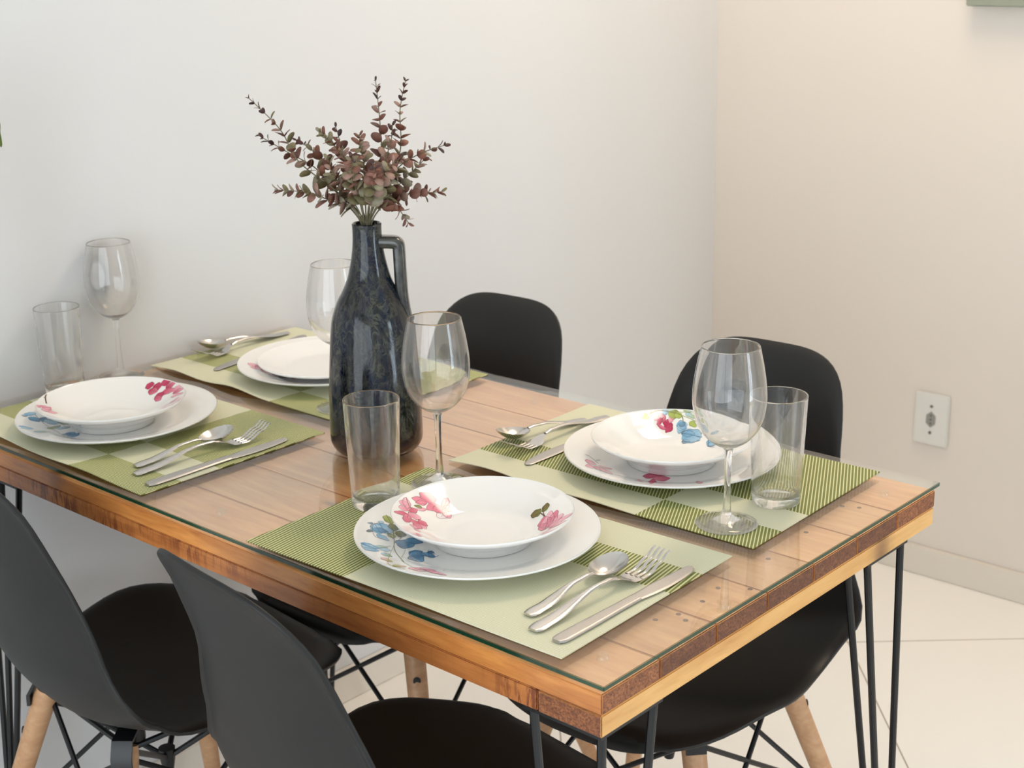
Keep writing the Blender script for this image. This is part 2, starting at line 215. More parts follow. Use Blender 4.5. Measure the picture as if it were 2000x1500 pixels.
# ------------------------------------------------------------------ measured data (metres)
DECALS={"s1":[["p",[-0.083,-0.0353],[-0.0895,-0.0411],0.009,"pink","blush",None],["p",[-0.076,-0.0412],[-0.0801,-0.0507],0.009,"pink","blush",None],["p",[-0.0738,-0.0423],[-0.0745,-0.0273],0.007,"rose","pink",None],["p",[-0.0934,-0.027],[-0.0738,-0.0423],0.007,"blush","pink",None],["p",[-0.0674,-0.0477],[-0.072,-0.0652],0.008,"rose","pink",None],["p",[-0.0664,-0.0477],[-0.0633,-0.0335],0.01,"pink","blush",None],["p",[-0.0673,-0.0488],[-0.0524,-0.0674],0.008,"pink","rose",None],["p",[-0.0525,-0.0453],[-0.0577,-0.0573],0.009,"rose","pink",None],["p",[-0.0525,-0.0453],[-0.0558,-0.0338],0.009,"rose","pink",None],["p",[-0.0513,-0.0465],[-0.0428,-0.046],0.009,"pink","blush",None],["p",[-0.0513,-0.0476],[-0.0417,-0.0641],0.008,"pink","rose",None],["p",[-0.0406,-0.0592],[-0.0492,-0.0646],0.006,"pink","blush",None],["p",[-0.0341,-0.0626],[-0.0387,-0.0689],0.005,"blush","pink",None],["p",[-0.0118,-0.0854],[-0.0243,-0.0771],0.004,"blush","pink",None],["p",[-0.0798,-0.0072],[-0.0898,0.0064],0.017,"pink","pink",None],["p",[-0.0798,-0.0072],[-0.0908,-0.0202],0.009,"pink","pink",None],["p",[-0.0798,-0.0072],[-0.0834,-0.0214],0.006,"pink","pink",None],["p",[-0.0778,-0.0071],[-0.0677,-0.0049],0.014,"pink","pink",None],["p",[-0.0671,0.0064],[-0.0687,-0.0081],0.011,"pink","pink",None],["p",[-0.0661,0.0064],[-0.0745,0.0208],0.008,"pink","blush",None],["p",[-0.0651,0.0064],[-0.0628,0.0149],0.008,"pink","blush",None],["p",[-0.0654,0.0056],[-0.0516,0.0008],0.008,"pink","blush",None],["p",[-0.0747,-0.0281],[-0.0724,-0.0148],0.004,"blush","pink",None],["l",[[-0.0671,0.0064],[-0.0733,0.0011],[-0.0789,0.0058],[-0.0788,0.0133],[-0.074,0.018],[-0.0674,0.0078]],0.0005,"pink"],["l",[[-0.0654,0.0056],[-0.0654,-0.0046],[-0.0604,-0.0113],[-0.0564,-0.0081],[-0.0552,0.0003],[-0.0653,0.006]],0.0005,"pink"],["l",[[-0.0657,0.007],[-0.0694,0.0176],[-0.0739,0.0201]],0.0004,"rose"],["l",[[-0.0657,0.007],[-0.0759,0.0103]],0.0003,"pink"],["l",[[-0.0651,0.0064],[-0.0579,-0.0065]],0.0003,"pink"],["l",[[-0.0933,-0.026],[-0.0817,-0.0335],[-0.0753,-0.0347]],0.0008,"brown"],["l",[[-0.0737,-0.0414],[-0.0598,-0.0581]],0.0005,"rose"],["p",[-0.076,-0.0185],[-0.08,-0.0269],0.004,"olive","olive",None],["p",[0.0295,0.064],[0.0186,0.0583],0.012,"olive","brown",None],["p",[0.0334,0.064],[0.0276,0.0766],0.007,"olive","brown",None],["p",[0.0594,0.0358],[0.0396,0.0567],0.012,"rose","pink",None],["p",[0.0627,0.0319],[0.0421,0.0652],0.012,"pink","blush",None],["p",[0.066,0.0304],[0.0509,0.0652],0.012,"rose","pink",None],["p",[0.066,0.0304],[0.0664,0.0571],0.013,"pink","blush",None],["p",[0.0694,0.0286],[0.0839,0.0542],0.01,"pink","blush",None],["p",[0.0667,0.0273],[0.0466,0.0439],0.009,"rose","pink",None],["p",[0.0742,0.0229],[0.0886,0.0372],0.009,"pink","blush",None],["p",[0.0663,0.0288],[0.0554,0.0552],0.006,"rose","pink",None],["l",[[0.0249,0.0577],[0.0289,0.0624],[0.0406,0.0567]],0.0012,"brown"],["l",[[0.0272,0.0713],[0.0332,0.063],[0.0416,0.0566]],0.001,"brown"],["l",[[0.066,0.0304],[0.0592,0.0542]],0.0005,"crimson"],["l",[[0.066,0.0304],[0.0717,0.0484]],0.0005,"rose"],["l",[[0.0625,0.0333],[0.0471,0.0548]],0.0005,"crimson"]],"d1":[["p",[-0.1012,-0.0573],[-0.0771,-0.0623],0.022,"blue","sky",None],["p",[-0.1003,-0.0592],[-0.0798,-0.0727],0.013,"sky","blue",None],["p",[-0.0932,-0.0709],[-0.0805,-0.058],0.01,"blue","navy",None],["p",[-0.0809,-0.0756],[-0.0641,-0.0738],0.008,"blue","sky",None],["p",[-0.1025,-0.0602],[-0.1065,-0.0655],0.004,"grey","sky",None],["p",[-0.0907,-0.0733],[-0.0898,-0.082],0.005,"grey","grey",None],["p",[-0.1012,-0.0533],[-0.1012,-0.0462],0.005,"sky","sky",None],["p",[-0.1108,-0.0349],[-0.0925,-0.0413],0.009,"leaf","olive",None],["p",[-0.0935,-0.0403],[-0.0807,-0.0497],0.009,"olive","grey",None],["p",[-0.0783,-0.051],[-0.0685,-0.0422],0.012,"olive","grey",None],["p",[-0.0691,-0.061],[-0.0794,-0.0601],0.008,"leaf","grey",None],["p",[-0.0657,-0.1122],[-0.0487,-0.103],0.013,"sky","blue",None],["p",[-0.069,-0.1101],[-0.0547,-0.1031],0.007,"blue","sky",None],["p",[-0.0542,-0.1199],[-0.0436,-0.1068],0.008,"sky","blue",None],["p",[-0.0487,-0.103],[-0.0414,-0.0924],0.01,"sky","sky",None],["p",[-0.038,-0.1091],[-0.0239,-0.1071],0.007,"sky","leaf",None],["p",[-0.0562,-0.1017],[-0.0483,-0.0898],0.006,"sky","leaf",None],["p",[-0.0547,-0.0699],[-0.0572,-0.0472],0.013,"blue","navy",None],["p",[-0.0533,-0.0712],[-0.0445,-0.0535],0.014,"navy","blue",None],["p",[-0.0616,-0.051],[-0.0403,-0.0453],0.014,"blue","navy",None],["p",[-0.0315,-0.0755],[-0.0237,-0.062],0.011,"navy","blue",None],["p",[-0.0297,-0.0762],[-0.0139,-0.0677],0.016,"blue","navy",None],["p",[-0.0242,-0.0796],[-0.0036,-0.0821],0.015,"navy","blue",None],["p",[-0.0211,-0.0645],[-0.0024,-0.0651],0.008,"blue","navy",None],["p",[-0.0192,-0.0584],[-0.0109,-0.0585],0.006,"navy","navy",None],["p",[0.0145,-0.121],[0.0235,-0.1087],0.007,"blush","pink",None],["p",[0.0181,-0.1072],[0.0392,-0.1049],0.008,"blush","pink",None],["p",[0.0235,-0.1087],[0.0591,-0.1096],0.006,"pink","blush",None],["p",[0.0205,-0.1211],[0.034,-0.1133],0.005,"blush","blush",None],["p",[-0.0002,-0.1296],[0.0099,-0.1184],0.006,"leaf","blush",None],["p",[-0.0262,-0.1203],[-0.0096,-0.1207],0.006,"blush","leaf",None],["l",[[-0.1112,-0.0325],[-0.0895,-0.0442],[-0.0666,-0.0634],[-0.0423,-0.0857],[-0.0048,-0.1081]],0.0009,"olive"],["l",[[-0.0794,-0.0601],[-0.0667,-0.0643]],0.0008,"grey"],["l",[[-0.0555,-0.074],[-0.0075,-0.1284],[0.0153,-0.1256]],0.0005,"leaf"],["l",[[-0.0788,-0.0546],[-0.0689,-0.05],[-0.0597,-0.069]],0.0006,"grey"],["l",[[-0.0932,-0.0709],[-0.1001,-0.0624],[-0.1012,-0.0533],[-0.0977,-0.0496]],0.0005,"grey"],["l",[[-0.0932,-0.0709],[-0.0761,-0.0821],[-0.064,-0.0748]],0.0005,"grey"],["l",[[-0.1034,-0.0583],[-0.082,-0.0695]],0.0004,"navy"],["l",[[-0.1024,-0.0522],[-0.0797,-0.0637]],0.0004,"navy"],["l",[[-0.069,-0.1101],[-0.0567,-0.109],[-0.0487,-0.103],[-0.0521,-0.0822]],0.0004,"grey"],["l",[[-0.0657,-0.1122],[-0.054,-0.1191],[-0.0423,-0.109]],0.0004,"grey"],["l",[[-0.0328,-0.0742],[-0.0187,-0.085],[-0.0,-0.0895]],0.0006,"navy"],["l",[[-0.0211,-0.0645],[-0.0045,-0.0691],[-0.0028,-0.0586]],0.0005,"navy"],["l",[[-0.0217,-0.0558],[-0.0081,-0.0675],[-0.0098,-0.0576]],0.0005,"navy"],["l",[[-0.0406,-0.0716],[-0.0171,-0.1001],[-0.0005,-0.1103],[0.0319,-0.117]],0.0005,"leaf"],["l",[[0.0165,-0.123],[0.0298,-0.115],[0.0591,-0.1096]],0.0004,"pink"],["l",[[-0.0285,-0.12],[-0.0111,-0.125],[-0.0036,-0.1359]],0.0004,"blush"]],"s2":[["p",[-0.0723,0.045],[-0.0786,0.0488],0.009,"leaf","leaf",None],["p",[-0.0758,0.052],[-0.08,0.0483],0.006,"leaf","olive",None],["p",[-0.0699,0.0606],[-0.0771,0.0584],0.011,"blush","pink",None],["p",[-0.07,0.0654],[-0.0719,0.0562],0.01,"blush","blush",None],["p",[-0.0678,0.0601],[-0.0586,0.0594],0.014,"blush","pink",None],["p",[-0.0616,0.0612],[-0.0553,0.0644],0.01,"blush","crimson",None],["p",[-0.0558,0.0557],[-0.0617,0.0542],0.012,"crimson","pink",None],["p",[-0.0538,0.0553],[-0.0504,0.0624],0.014,"crimson","pink",None],["p",[-0.051,0.0538],[-0.0427,0.0624],0.014,"crimson","rose",None],["p",[-0.052,0.0529],[-0.0512,0.0471],0.012,"pink","crimson",None],["p",[-0.0478,0.0542],[-0.0385,0.0556],0.012,"rose","crimson",None],["p",[-0.0522,0.0648],[-0.0467,0.0691],0.008,"blush","pink",None],["p",[-0.0562,0.0703],[-0.0481,0.0828],0.016,"leaf","olive",None],["p",[-0.0465,0.0735],[-0.0447,0.083],0.01,"leaf","leaf",None],["p",[-0.066,0.0694],[-0.06,0.0755],0.009,"sky","blue",None],["p",[-0.0653,0.0756],[-0.0548,0.0825],0.005,"sky","leaf",None],["p",[-0.0383,0.0635],[-0.0266,0.0721],0.012,"blue","sky",None],["p",[-0.0359,0.0614],[-0.0246,0.0669],0.013,"sky","blue",None],["p",[-0.0362,0.0713],[-0.0297,0.0669],0.008,"blue","grey",None],["p",[-0.0242,0.057],[0.0015,0.0633],0.02,"blue","sky",None],["p",[-0.0272,0.0588],[-0.0088,0.0638],0.008,"grey","blue",None],["p",[-0.0174,0.0499],[0.0022,0.06],0.012,"blue","sky",None],["p",[-0.0176,0.0467],[-0.0071,0.0495],0.008,"grey","blue",None],["p",[-0.0269,0.0773],[-0.0145,0.0741],0.006,"leaf","leaf",None],["p",[-0.04,0.086],[-0.0222,0.085],0.005,"sky","leaf",None],["p",[-0.0455,0.0888],[-0.0333,0.0934],0.005,"leaf","sky",None],["p",[0.0185,0.0509],[0.0303,0.0573],0.01,"navy","grey",None],["p",[0.0137,0.0602],[0.0312,0.0514],0.01,"blue","sky",None],["p",[0.0117,0.0654],[0.0252,0.0648],0.008,"sky","blue",None],["l",[[-0.0767,0.051],[-0.0712,0.067],[-0.0572,0.0763],[-0.0426,0.0801],[-0.0334,0.0721]],0.001,"olive"],["l",[[-0.0426,0.0801],[-0.0263,0.0812],[-0.0109,0.0786],[-0.0007,0.0665]],0.0009,"leaf"],["l",[[-0.0481,0.0828],[-0.03,0.0911],[-0.0145,0.0884]],0.0006,"leaf"],["l",[[-0.0263,0.0576],[-0.0154,0.0612],[0.0028,0.0627]],0.0006,"navy"],["l",[[-0.0171,0.0471],[-0.0043,0.0504],[0.0038,0.0577]],0.0005,"navy"],["l",[[-0.0377,0.0639],[-0.0273,0.0637],[-0.0238,0.0682]],0.0005,"grey"],["l",[[0.0102,0.0652],[0.023,0.0491],[0.0323,0.0474]],0.0006,"navy"]],"d2":[["p",[-0.0483,-0.0961],[-0.0682,-0.0855],0.01,"blush","pink",None],["p",[-0.0445,-0.0969],[-0.0249,-0.1054],0.012,"pink","blush",None],["p",[-0.0394,-0.1112],[-0.0536,-0.1016],0.009,"blush","pink",None],["p",[-0.0399,-0.0945],[-0.0109,-0.1072],0.01,"pink","blush",None],["p",[-0.0472,-0.0894],[-0.035,-0.0763],0.009,"blush","pink",None],["l",[[-0.0804,-0.0734],[-0.0717,-0.073],[-0.055,-0.0796]],0.001,"grey"],["l",[[-0.064,-0.0725],[-0.0641,-0.064]],0.0014,"grey"],["l",[[-0.0102,-0.104],[-0.0078,-0.0909]],0.0008,"grey"],["p",[0.0215,-0.0683],[0.0066,-0.0614],0.016,"rose","rose",None],["p",[0.0215,-0.0683],[0.0113,-0.0479],0.014,"rose","pink",None],["p",[0.0226,-0.0698],[0.0377,-0.0553],0.016,"pink","rose",None],["p",[0.0226,-0.0698],[0.047,-0.1072],0.008,"rose","rose",None],["p",[0.0311,-0.105],[0.0112,-0.085],0.007,"pink","pink",None],["p",[0.0917,-0.0698],[0.0695,-0.0442],0.007,"pink","rose",None],["l",[[0.0228,-0.1069],[0.0341,-0.107]],0.0008,"pink"],["l",[[0.1229,0.0261],[0.1299,0.0342]],0.0007,"grey"]],"s3":[["p",[-0.0507,-0.0789],[-0.0536,-0.0857],0.01,"pink","blush",None],["p",[-0.0534,-0.0785],[-0.0493,-0.0625],0.011,"pink","blush",None],["p",[-0.0376,-0.0844],[-0.042,-0.0597],0.009,"pink","blush",None],["p",[-0.0376,-0.0844],[-0.0562,-0.0606],0.007,"blush","pink",None],["p",[-0.0218,0.0814],[-0.0333,0.081],0.012,"crimson","rose",None],["p",[-0.0191,0.0793],[-0.0086,0.0896],0.014,"crimson","rose",None],["p",[-0.0218,0.0752],[-0.0054,0.078],0.01,"crimson","pink",None],["p",[-0.0129,0.0898],[-0.0022,0.103],0.013,"rose","crimson",None],["p",[0.0037,0.0864],[0.0085,0.101],0.012,"crimson","pink",None],["p",[0.0036,0.0803],[0.0242,0.0861],0.012,"rose","pink",None],["p",[0.0065,0.0689],[0.0036,0.0803],0.013,"rose","crimson",None],["p",[0.0,0.0708],[0.0169,0.0672],0.008,"rose","pink",None],["p",[0.0247,0.0827],[0.0263,0.0996],0.01,"pink","blush",None],["p",[0.029,0.0795],[0.0434,0.0928],0.009,"rose","blush",None],["p",[0.0334,0.0732],[0.0548,0.0799],0.006,"blush","pink",None],["p",[0.0513,0.0572],[0.0582,0.0699],0.004,"blush","pink",None],["l",[[-0.0974,-0.038],[-0.0816,-0.0524],[-0.0643,-0.0617]],0.002,"brown"],["l",[[-0.0808,-0.0563],[-0.0785,-0.0534]],0.0012,"brown"],["l",[[0.0657,0.05],[0.066,0.0702]],0.0005,"pink"],["l",[[-0.0203,0.0787],[-0.0099,0.0876],[0.0012,0.1005]],0.0009,"crimson"]],"d3":[["p",[-0.0872,-0.0899],[-0.092,-0.0716],0.01,"blue","sky",None],["p",[-0.0799,-0.0867],[-0.0593,-0.0866],0.013,"blue","navy",None],["p",[-0.0815,-0.0934],[-0.0906,-0.0904],0.006,"grey","sky",None],["p",[-0.0714,-0.0792],[-0.0611,-0.0679],0.014,"navy","blue",None],["p",[-0.0595,-0.079],[-0.0598,-0.0478],0.014,"sky","blue",None],["p",[-0.0392,-0.126],[-0.0324,-0.1103],0.01,"sky","sky",None],["p",[-0.0471,-0.1238],[-0.0415,-0.1148],0.006,"blue","sky",None],["p",[-0.0157,-0.1202],[-0.0164,-0.0952],0.008,"sky","leaf",None],["p",[-0.0351,-0.0764],[-0.0266,-0.0581],0.01,"sky","grey",None],["p",[0.0,-0.0853],[-0.0041,-0.0672],0.013,"navy","blue",None],["p",[0.0121,-0.0877],[0.0045,-0.0648],0.01,"blue","navy",None],["p",[-0.0336,-0.0898],[-0.044,-0.063],0.007,"leaf","grey",None],["p",[-0.0596,-0.0585],[-0.033,-0.0541],0.006,"grey","leaf",None],["l",[[-0.0838,-0.0767],[-0.0536,-0.0826],[-0.0195,-0.0834],[0.0392,-0.0964]],0.0008,"grey"],["l",[[-0.0702,-0.0748],[-0.0596,-0.0585],[-0.024,-0.0651]],0.0007,"olive"],["l",[[-0.0207,-0.1344],[0.0152,-0.1287],[0.0384,-0.1205]],0.0005,"sky"]],"d4":[["p",[-0.0638,-0.0769],[-0.0874,-0.0833],0.014,"pink","blush",None],["p",[-0.0594,-0.0806],[-0.07,-0.0933],0.012,"blush","pink",None],["p",[-0.0484,-0.0799],[-0.0768,-0.0762],0.014,"rose","pink",None],["p",[-0.0336,-0.0822],[-0.0643,-0.0746],0.014,"pink","rose",None],["p",[-0.0218,-0.0821],[-0.0489,-0.0697],0.014,"grey","rose",None],["p",[-0.0245,-0.074],[-0.0094,-0.0686],0.014,"brown","grey",None],["p",[-0.0069,-0.0667],[0.0058,-0.0534],0.016,"crimson","rose",None]]}
STEMS=[[[-0.0045,-0.0025,0.0038],[-0.0299,-0.0186,0.0392],[-0.0673,-0.0465,0.0781],[-0.086,-0.0581,0.1182],[-0.1158,-0.0807,0.1577]],[[-0.0065,-0.0042,0.0038],[-0.0369,-0.011,0.0342],[-0.0688,-0.0166,0.0645],[-0.1085,-0.032,0.0858],[-0.1472,-0.0462,0.1059]],[[-0.0053,-0.0037,0.0025],[-0.0092,-0.0128,0.0211],[-0.0206,-0.036,0.0317],[-0.036,-0.0635,0.045],[-0.0549,-0.0986,0.0513]],[[-0.0024,-0.0011,0.0025],[-0.0045,-0.0073,0.037],[-0.0082,-0.0184,0.0766],[-0.0097,-0.0365,0.1008],[-0.0133,-0.059,0.1237]],[[-0.0014,-0.0002,0.0024],[-0.0406,-0.0021,0.0378],[-0.0735,0.005,0.0678],[-0.112,0.0055,0.0875],[-0.1409,0.0106,0.0933]],[[-0.0004,0.0006,0.0024],[-0.0271,0.0054,0.0459],[-0.0523,0.0116,0.0819],[-0.0677,0.0216,0.1022],[-0.0827,0.0298,0.1146]],[[0.0012,0.0026,0.0036],[-0.0101,0.0231,0.0451],[-0.0181,0.0479,0.0803],[-0.038,0.0668,0.1223],[-0.0619,0.085,0.168]],[[0.0032,0.0044,0.0036],[0.0148,0.0301,0.053],[0.0213,0.0447,0.0904],[0.016,0.0518,0.1371],[0.0185,0.0613,0.1742]],[[0.0022,0.0035,0.0036],[0.0128,0.0132,0.0358],[0.0317,0.0263,0.068],[0.0593,0.0403,0.0877],[0.0947,0.0572,0.1011]],[[0.0051,0.0061,0.0035],[0.0046,0.0289,0.0209],[0.0055,0.0539,0.0292],[0.013,0.0832,0.0277],[0.024,0.1174,0.0266]],[[0.0053,0.0058,0.0023],[0.0062,0.021,0.0177],[0.0108,0.0375,0.0223],[0.0156,0.0474,0.0081],[0.0193,0.0566,-0.0075]],[[-0.0004,0.0006,0.0024],[0.005,-0.0039,0.0374],[0.0134,-0.0108,0.0775],[0.0249,-0.0259,0.0992],[0.0404,-0.0406,0.1194]],[[0.0015,0.0023,0.0024],[0.0149,0.01,0.0429],[0.0291,0.009,0.0764],[0.0454,0.0068,0.1094],[0.0599,-0.0043,0.1303]],[[-0.0024,-0.0011,0.0025],[0.0065,-0.0126,0.0324],[0.0164,-0.0335,0.0606],[0.0363,-0.0516,0.0848],[0.0611,-0.0716,0.1017]],[[0.0025,0.0032,0.0023],[0.018,-0.0024,0.0321],[0.0399,-0.0146,0.0552],[0.0705,-0.0236,0.078],[0.1062,-0.0314,0.1005]],[[0.0005,0.0015,0.0024],[0.0175,-0.0091,0.0299],[0.0427,-0.0262,0.0508],[0.0711,-0.0456,0.0718],[0.095,-0.0725,0.0939]],[[0.0034,0.004,0.0023],[0.0064,0.0212,0.0242],[0.0193,0.0508,0.0506],[0.0263,0.0721,0.068],[0.0282,0.0855,0.0763]],[[-0.0033,-0.002,0.0025],[-0.0101,-0.0074,0.0234],[-0.0238,-0.0191,0.0496],[-0.0292,-0.0273,0.0695],[-0.0293,-0.0327,0.0861]]]
CHAIRS=[(0.8811,0.1025,-0.1200,'black moulded chair at the near right, its back towards the camera'),
 (0.3442,0.1145,-0.0871,'black moulded chair at the near left, back cut off by the left edge'),
 (0.8635,0.5782,3.1905,'black moulded chair at the far side, behind the right wine glass'),
 (0.3766,0.5529,3.1795,'black moulded chair at the far side nearest the wall corner, right of the vase')]
LEAF_TIP=(.12,.0885,1.144)
# ------------------------------------------------------------------ mesh helpers
def tag(o, label=None, cat=None, group=None, kind=None):
    if label: o['label'] = label
    if cat: o['category'] = cat
    if group: o['group'] = group
    if kind: o['kind'] = kind
    return o
def mesh_obj(name, verts, faces, mats, parent=None, smooth=True, fmat=None, sharp=None):
    me = bpy.data.meshes.new(name); me.from_pydata([tuple(v) for v in verts], [], faces)
    for m in (mats if isinstance(mats, (list, tuple)) else [mats]): me.materials.append(m)
    if fmat:
        for p, k in zip(me.polygons, fmat): p.material_index = k
    bm = bmesh.new(); bm.from_mesh(me); bmesh.ops.recalc_face_normals(bm, faces=bm.faces); bm.to_mesh(me); bm.free()
    if smooth:
        for p in me.polygons: p.use_smooth = True
        if sharp: me.set_sharp_from_angle(angle=math.radians(sharp))
    o = bpy.data.objects.new(name, me); COL.objects.link(o)
    if parent: o.parent = parent
    return o
def empty(name, loc, rz=0, **kw):
    o = bpy.data.objects.new(name, None); COL.objects.link(o); o.location = loc; o.rotation_euler = (0, 0, rz); o.empty_display_size = .05
    return tag(o, **kw)
class MB:
    def __init__(s): s.v = []; s.f = []; s.m = []
    def add(s, v, f, mi=0):
        b = len(s.v); s.v += [tuple(p) for p in v]; s.f += [tuple(i+b for i in q) for q in f]; s.m += [mi]*len(f); return s
    def box(s, a, b, mi=0, bev=0.0):
        bm = bmesh.new(); bmesh.ops.create_cube(bm, size=1)
        for v in bm.verts: v.co = Vector([(a[i]+b[i])/2+v.co[i]*(b[i]-a[i]) for i in range(3)])
        if bev: bmesh.ops.bevel(bm, geom=bm.edges[:], offset=bev, segments=2, affect='EDGES')
        bm.verts.index_update(); s.add([v.co[:] for v in bm.verts], [[v.index for v in f.verts] for f in bm.faces], mi); bm.free(); return s
    def tube(s, pts, rad, n=8, mi=0, cap=True):
        P = [Vector(p) for p in pts]; R = rad if isinstance(rad, (list, tuple)) else [rad]*len(P)
        v = []; t0 = (P[1]-P[0]).normalized(); nn = t0.orthogonal().normalized()
        for i, p in enumerate(P):
            t = (P[min(i+1, len(P)-1)]-P[max(i-1, 0)]).normalized()
            nn = (nn-t*nn.dot(t)).normalized(); bb = t.cross(nn)
            for k in range(n): a = 2*PI*k/n; v.append(p+(nn*math.cos(a)+bb*math.sin(a))*R[i])
        f = [(i*n+k, i*n+(k+1) % n, (i+1)*n+(k+1) % n, (i+1)*n+k) for i in range(len(P)-1) for k in range(n)]
        if cap: f += [tuple(range(n))[::-1], tuple((len(P)-1)*n+k for k in range(n))]
        return s.add(v, f, mi)
    def lathe(s, prof, n=64, mi=0, closed=False):
        v = []; f = []; rows = []
        for r, z in prof:
            if r < 1e-6: rows.append([len(v)]); v.append((0, 0, z))
            else:
                rows.append(list(range(len(v), len(v)+n)))
                v += [(r*math.cos(2*PI*k/n), r*math.sin(2*PI*k/n), z) for k in range(n)]
        rr = list(zip(rows, rows[1:])) + ([(rows[-1], rows[0])] if closed else [])
        for a, b in rr:
            for k in range(n):
                k2 = (k+1) % n
                if len(a) == 1 and len(b) == 1: continue
                if len(a) == 1: f.append((a[0], b[k2], b[k]))
                elif len(b) == 1: f.append((a[k], a[k2], b[0]))
                else: f.append((a[k], a[k2], b[k2], b[k]))
        return s.add(v, f, mi)
    def build(s, name, mats, parent=None, smooth=True, sharp=35):
        return mesh_obj(name, s.v, s.f, mats, parent, smooth, s.m, sharp)
def smoothpath(pts, n=8):
    P = [Vector(p) for p in pts]; out = []
    for i in range(len(P)-1):
        a = P[max(i-1, 0)]; b = P[i]; c = P[i+1]; d = P[min(i+2, len(P)-1)]
        for k in range(n):
            t = k/n; out.append(0.5*((2*b)+(c-a)*t+(2*a-5*b+4*c-d)*t*t+(3*b-a-3*c+d)*t**3))
    out.append(P[-1]); return out
def copy_tree(o, name=None):
    c = o.copy(); COL.objects.link(c)
    for ch in list(o.children):
        d = ch.copy(); COL.objects.link(d); d.parent = c
        for g in list(ch.children):
            e = g.copy(); COL.objects.link(e); e.parent = d
    return c

# ------------------------------------------------------------------ room
RX, RY0, RY1, RZ = 4.3, -3.0, 1.95, 2.6
def slab(name, a, b, m): return tag(MB().box(a, b).build(name, m, smooth=False), kind='structure')
slab('floor', (-.1, RY0-.1, -.1), (RX+.1, RY1+.1, 0), M_floor)
slab('ceiling', (-.1, RY0-.1, RZ), (RX+.1, RY1+.1, RZ+.1), M_ceil)
slab('wall_left', (-.1, RY0, 0), (0, RY1, RZ), M_wall_l)
slab('wall_back', (-.1, RY1, 0), (RX+.1, RY1+.1, RZ), M_wall_b)
def holed(name, axis, pos, lo, hi, ha, hb, za, zb, m):
    w = MB()
    for a, b, z0, z1 in ((lo, ha, 0, RZ), (hb, hi, 0, RZ), (ha, hb, 0, za), (ha, hb, zb, RZ)):
        if b-a < 1e-4 or z1-z0 < 1e-4: continue
        if axis == 'x': w.box((pos, a, z0), (pos+.1, b, z1))
        else: w.box((a, pos-.1, z0), (b, pos, z1))
    return tag(w.build(name, m, smooth=False), kind='structure')
holed('wall_right', 'x', RX, RY0, RY1, .7, 1.4, .15, 2.35, M_wall_l)
slab('added_light_blocker', (2.30, 1.32, 0), (2.45, RY1, RZ), M_wall_l)  # unseen block added to keep balcony daylight off the far corner
holed('wall_front', 'y', RY0, 0, RX, .3, 4.0, .12, 2.2, M_wall_l)
def win(name, axis, pos, a, b, z0, z1):
    w = MB(); q = .05
    def bx(a0, b0, c0, d0):
        if axis == 'x': w.box((pos+.02, a0, c0), (pos+.06, b0, d0))
        else: w.box((a0, pos-.06, c0), (b0, pos-.02, d0))
    bx(a, a+q, z0, z1); bx(b-q, b, z0, z1); bx(a+q, b-q, z0, z0+q); bx(a+q, b-q, z1-q, z1); bx((a+b)/2-.03, (a+b)/2+.03, z0+q, z1-q)
    return tag(w.build(name, M_alu, smooth=False), kind='structure')
win('window_1', 'x', RX, .7, 1.4, .15, 2.35); win('window_2', 'y', RY0, .3, 4.0, .12, 2.2)
b = MB().box((.0005, RY0, 0), (.012, RY1-.0005, .067), bev=.002).build('baseboard_left', M_base); tag(b, kind='structure')
b = MB().box((.013, RY1-.012, 0), (RX, RY1-.0005, .067), bev=.002).build('baseboard_back', M_base); tag(b, kind='structure')
for lx, ly, lab in ((.75, 1.42, 'square ceiling lamp near the corner beyond the table'),):
    t = empty('ceiling_lamp', (lx, ly, RZ), label=lab, cat='lamp')
    MB().box((-.3, -.3, -.03), (.3, .3, 0), bev=.004).build('lamp_housing', M_alu, t)
    MB().box((-.285, -.285, -.034), (.285, .285, -.0305)).build('diffuser', M_lamp, t, smooth=False)

# ------------------------------------------------------------------ table
TZ = -.0115
table = empty('dining_table', (.6, .33, 0), label='honey pine plank dining table on black hairpin legs against the white wall', cat='table')
TX, TY = -.6, -.33
def boards(name, lst, mats, parent):
    verts = []; faces = []; fm = []; bd = []
    for (a, b, val, mi_side, mi_end, long_axis, mi_top) in lst:
        q = MB().box(a, b, bev=.0012)
        base = len(verts); verts += q.v
        for fidx in q.f:
            fidx = tuple(fidx); P = [Vector(q.v[i]) for i in fidx]
            nn = (P[1]-P[0]).cross(P[2]-P[0]).normalized()
            ax = max(range(3), key=lambda i: abs(nn[i])); la = 0 if long_axis == 'x' else 1
            fm.append(mi_end if ax == la else (mi_top if ax == 2 else mi_side)); faces.append(tuple(i+base for i in fidx))
        bd += [val]*len(q.v)
    o = mesh_obj(name, verts, faces, mats, parent, smooth=False, fmat=fm)
    at = o.data.attributes.new('board', 'FLOAT', 'POINT')
    for i, x in enumerate(bd): at.data[i].value = x
    return o
H0 = TOP+TZ
ys = [.003, .0924, .187, .280, .372, .4655, .560, .655]; vals = [.85, .3, .62, .15, .7, .42, .95]
lst = []
for i in range(7):
    lst.append(((.004+TX, ys[i]+.0006+TY, H0-.0215), (1.205+TX, ys[i+1]-.0006+TY, H0), vals[i], 1, 2, 'x', 0))
boards('plank_top', lst, [M_top, M_edge, M_end], table)
zb, zt = H0-.045, H0-.0222
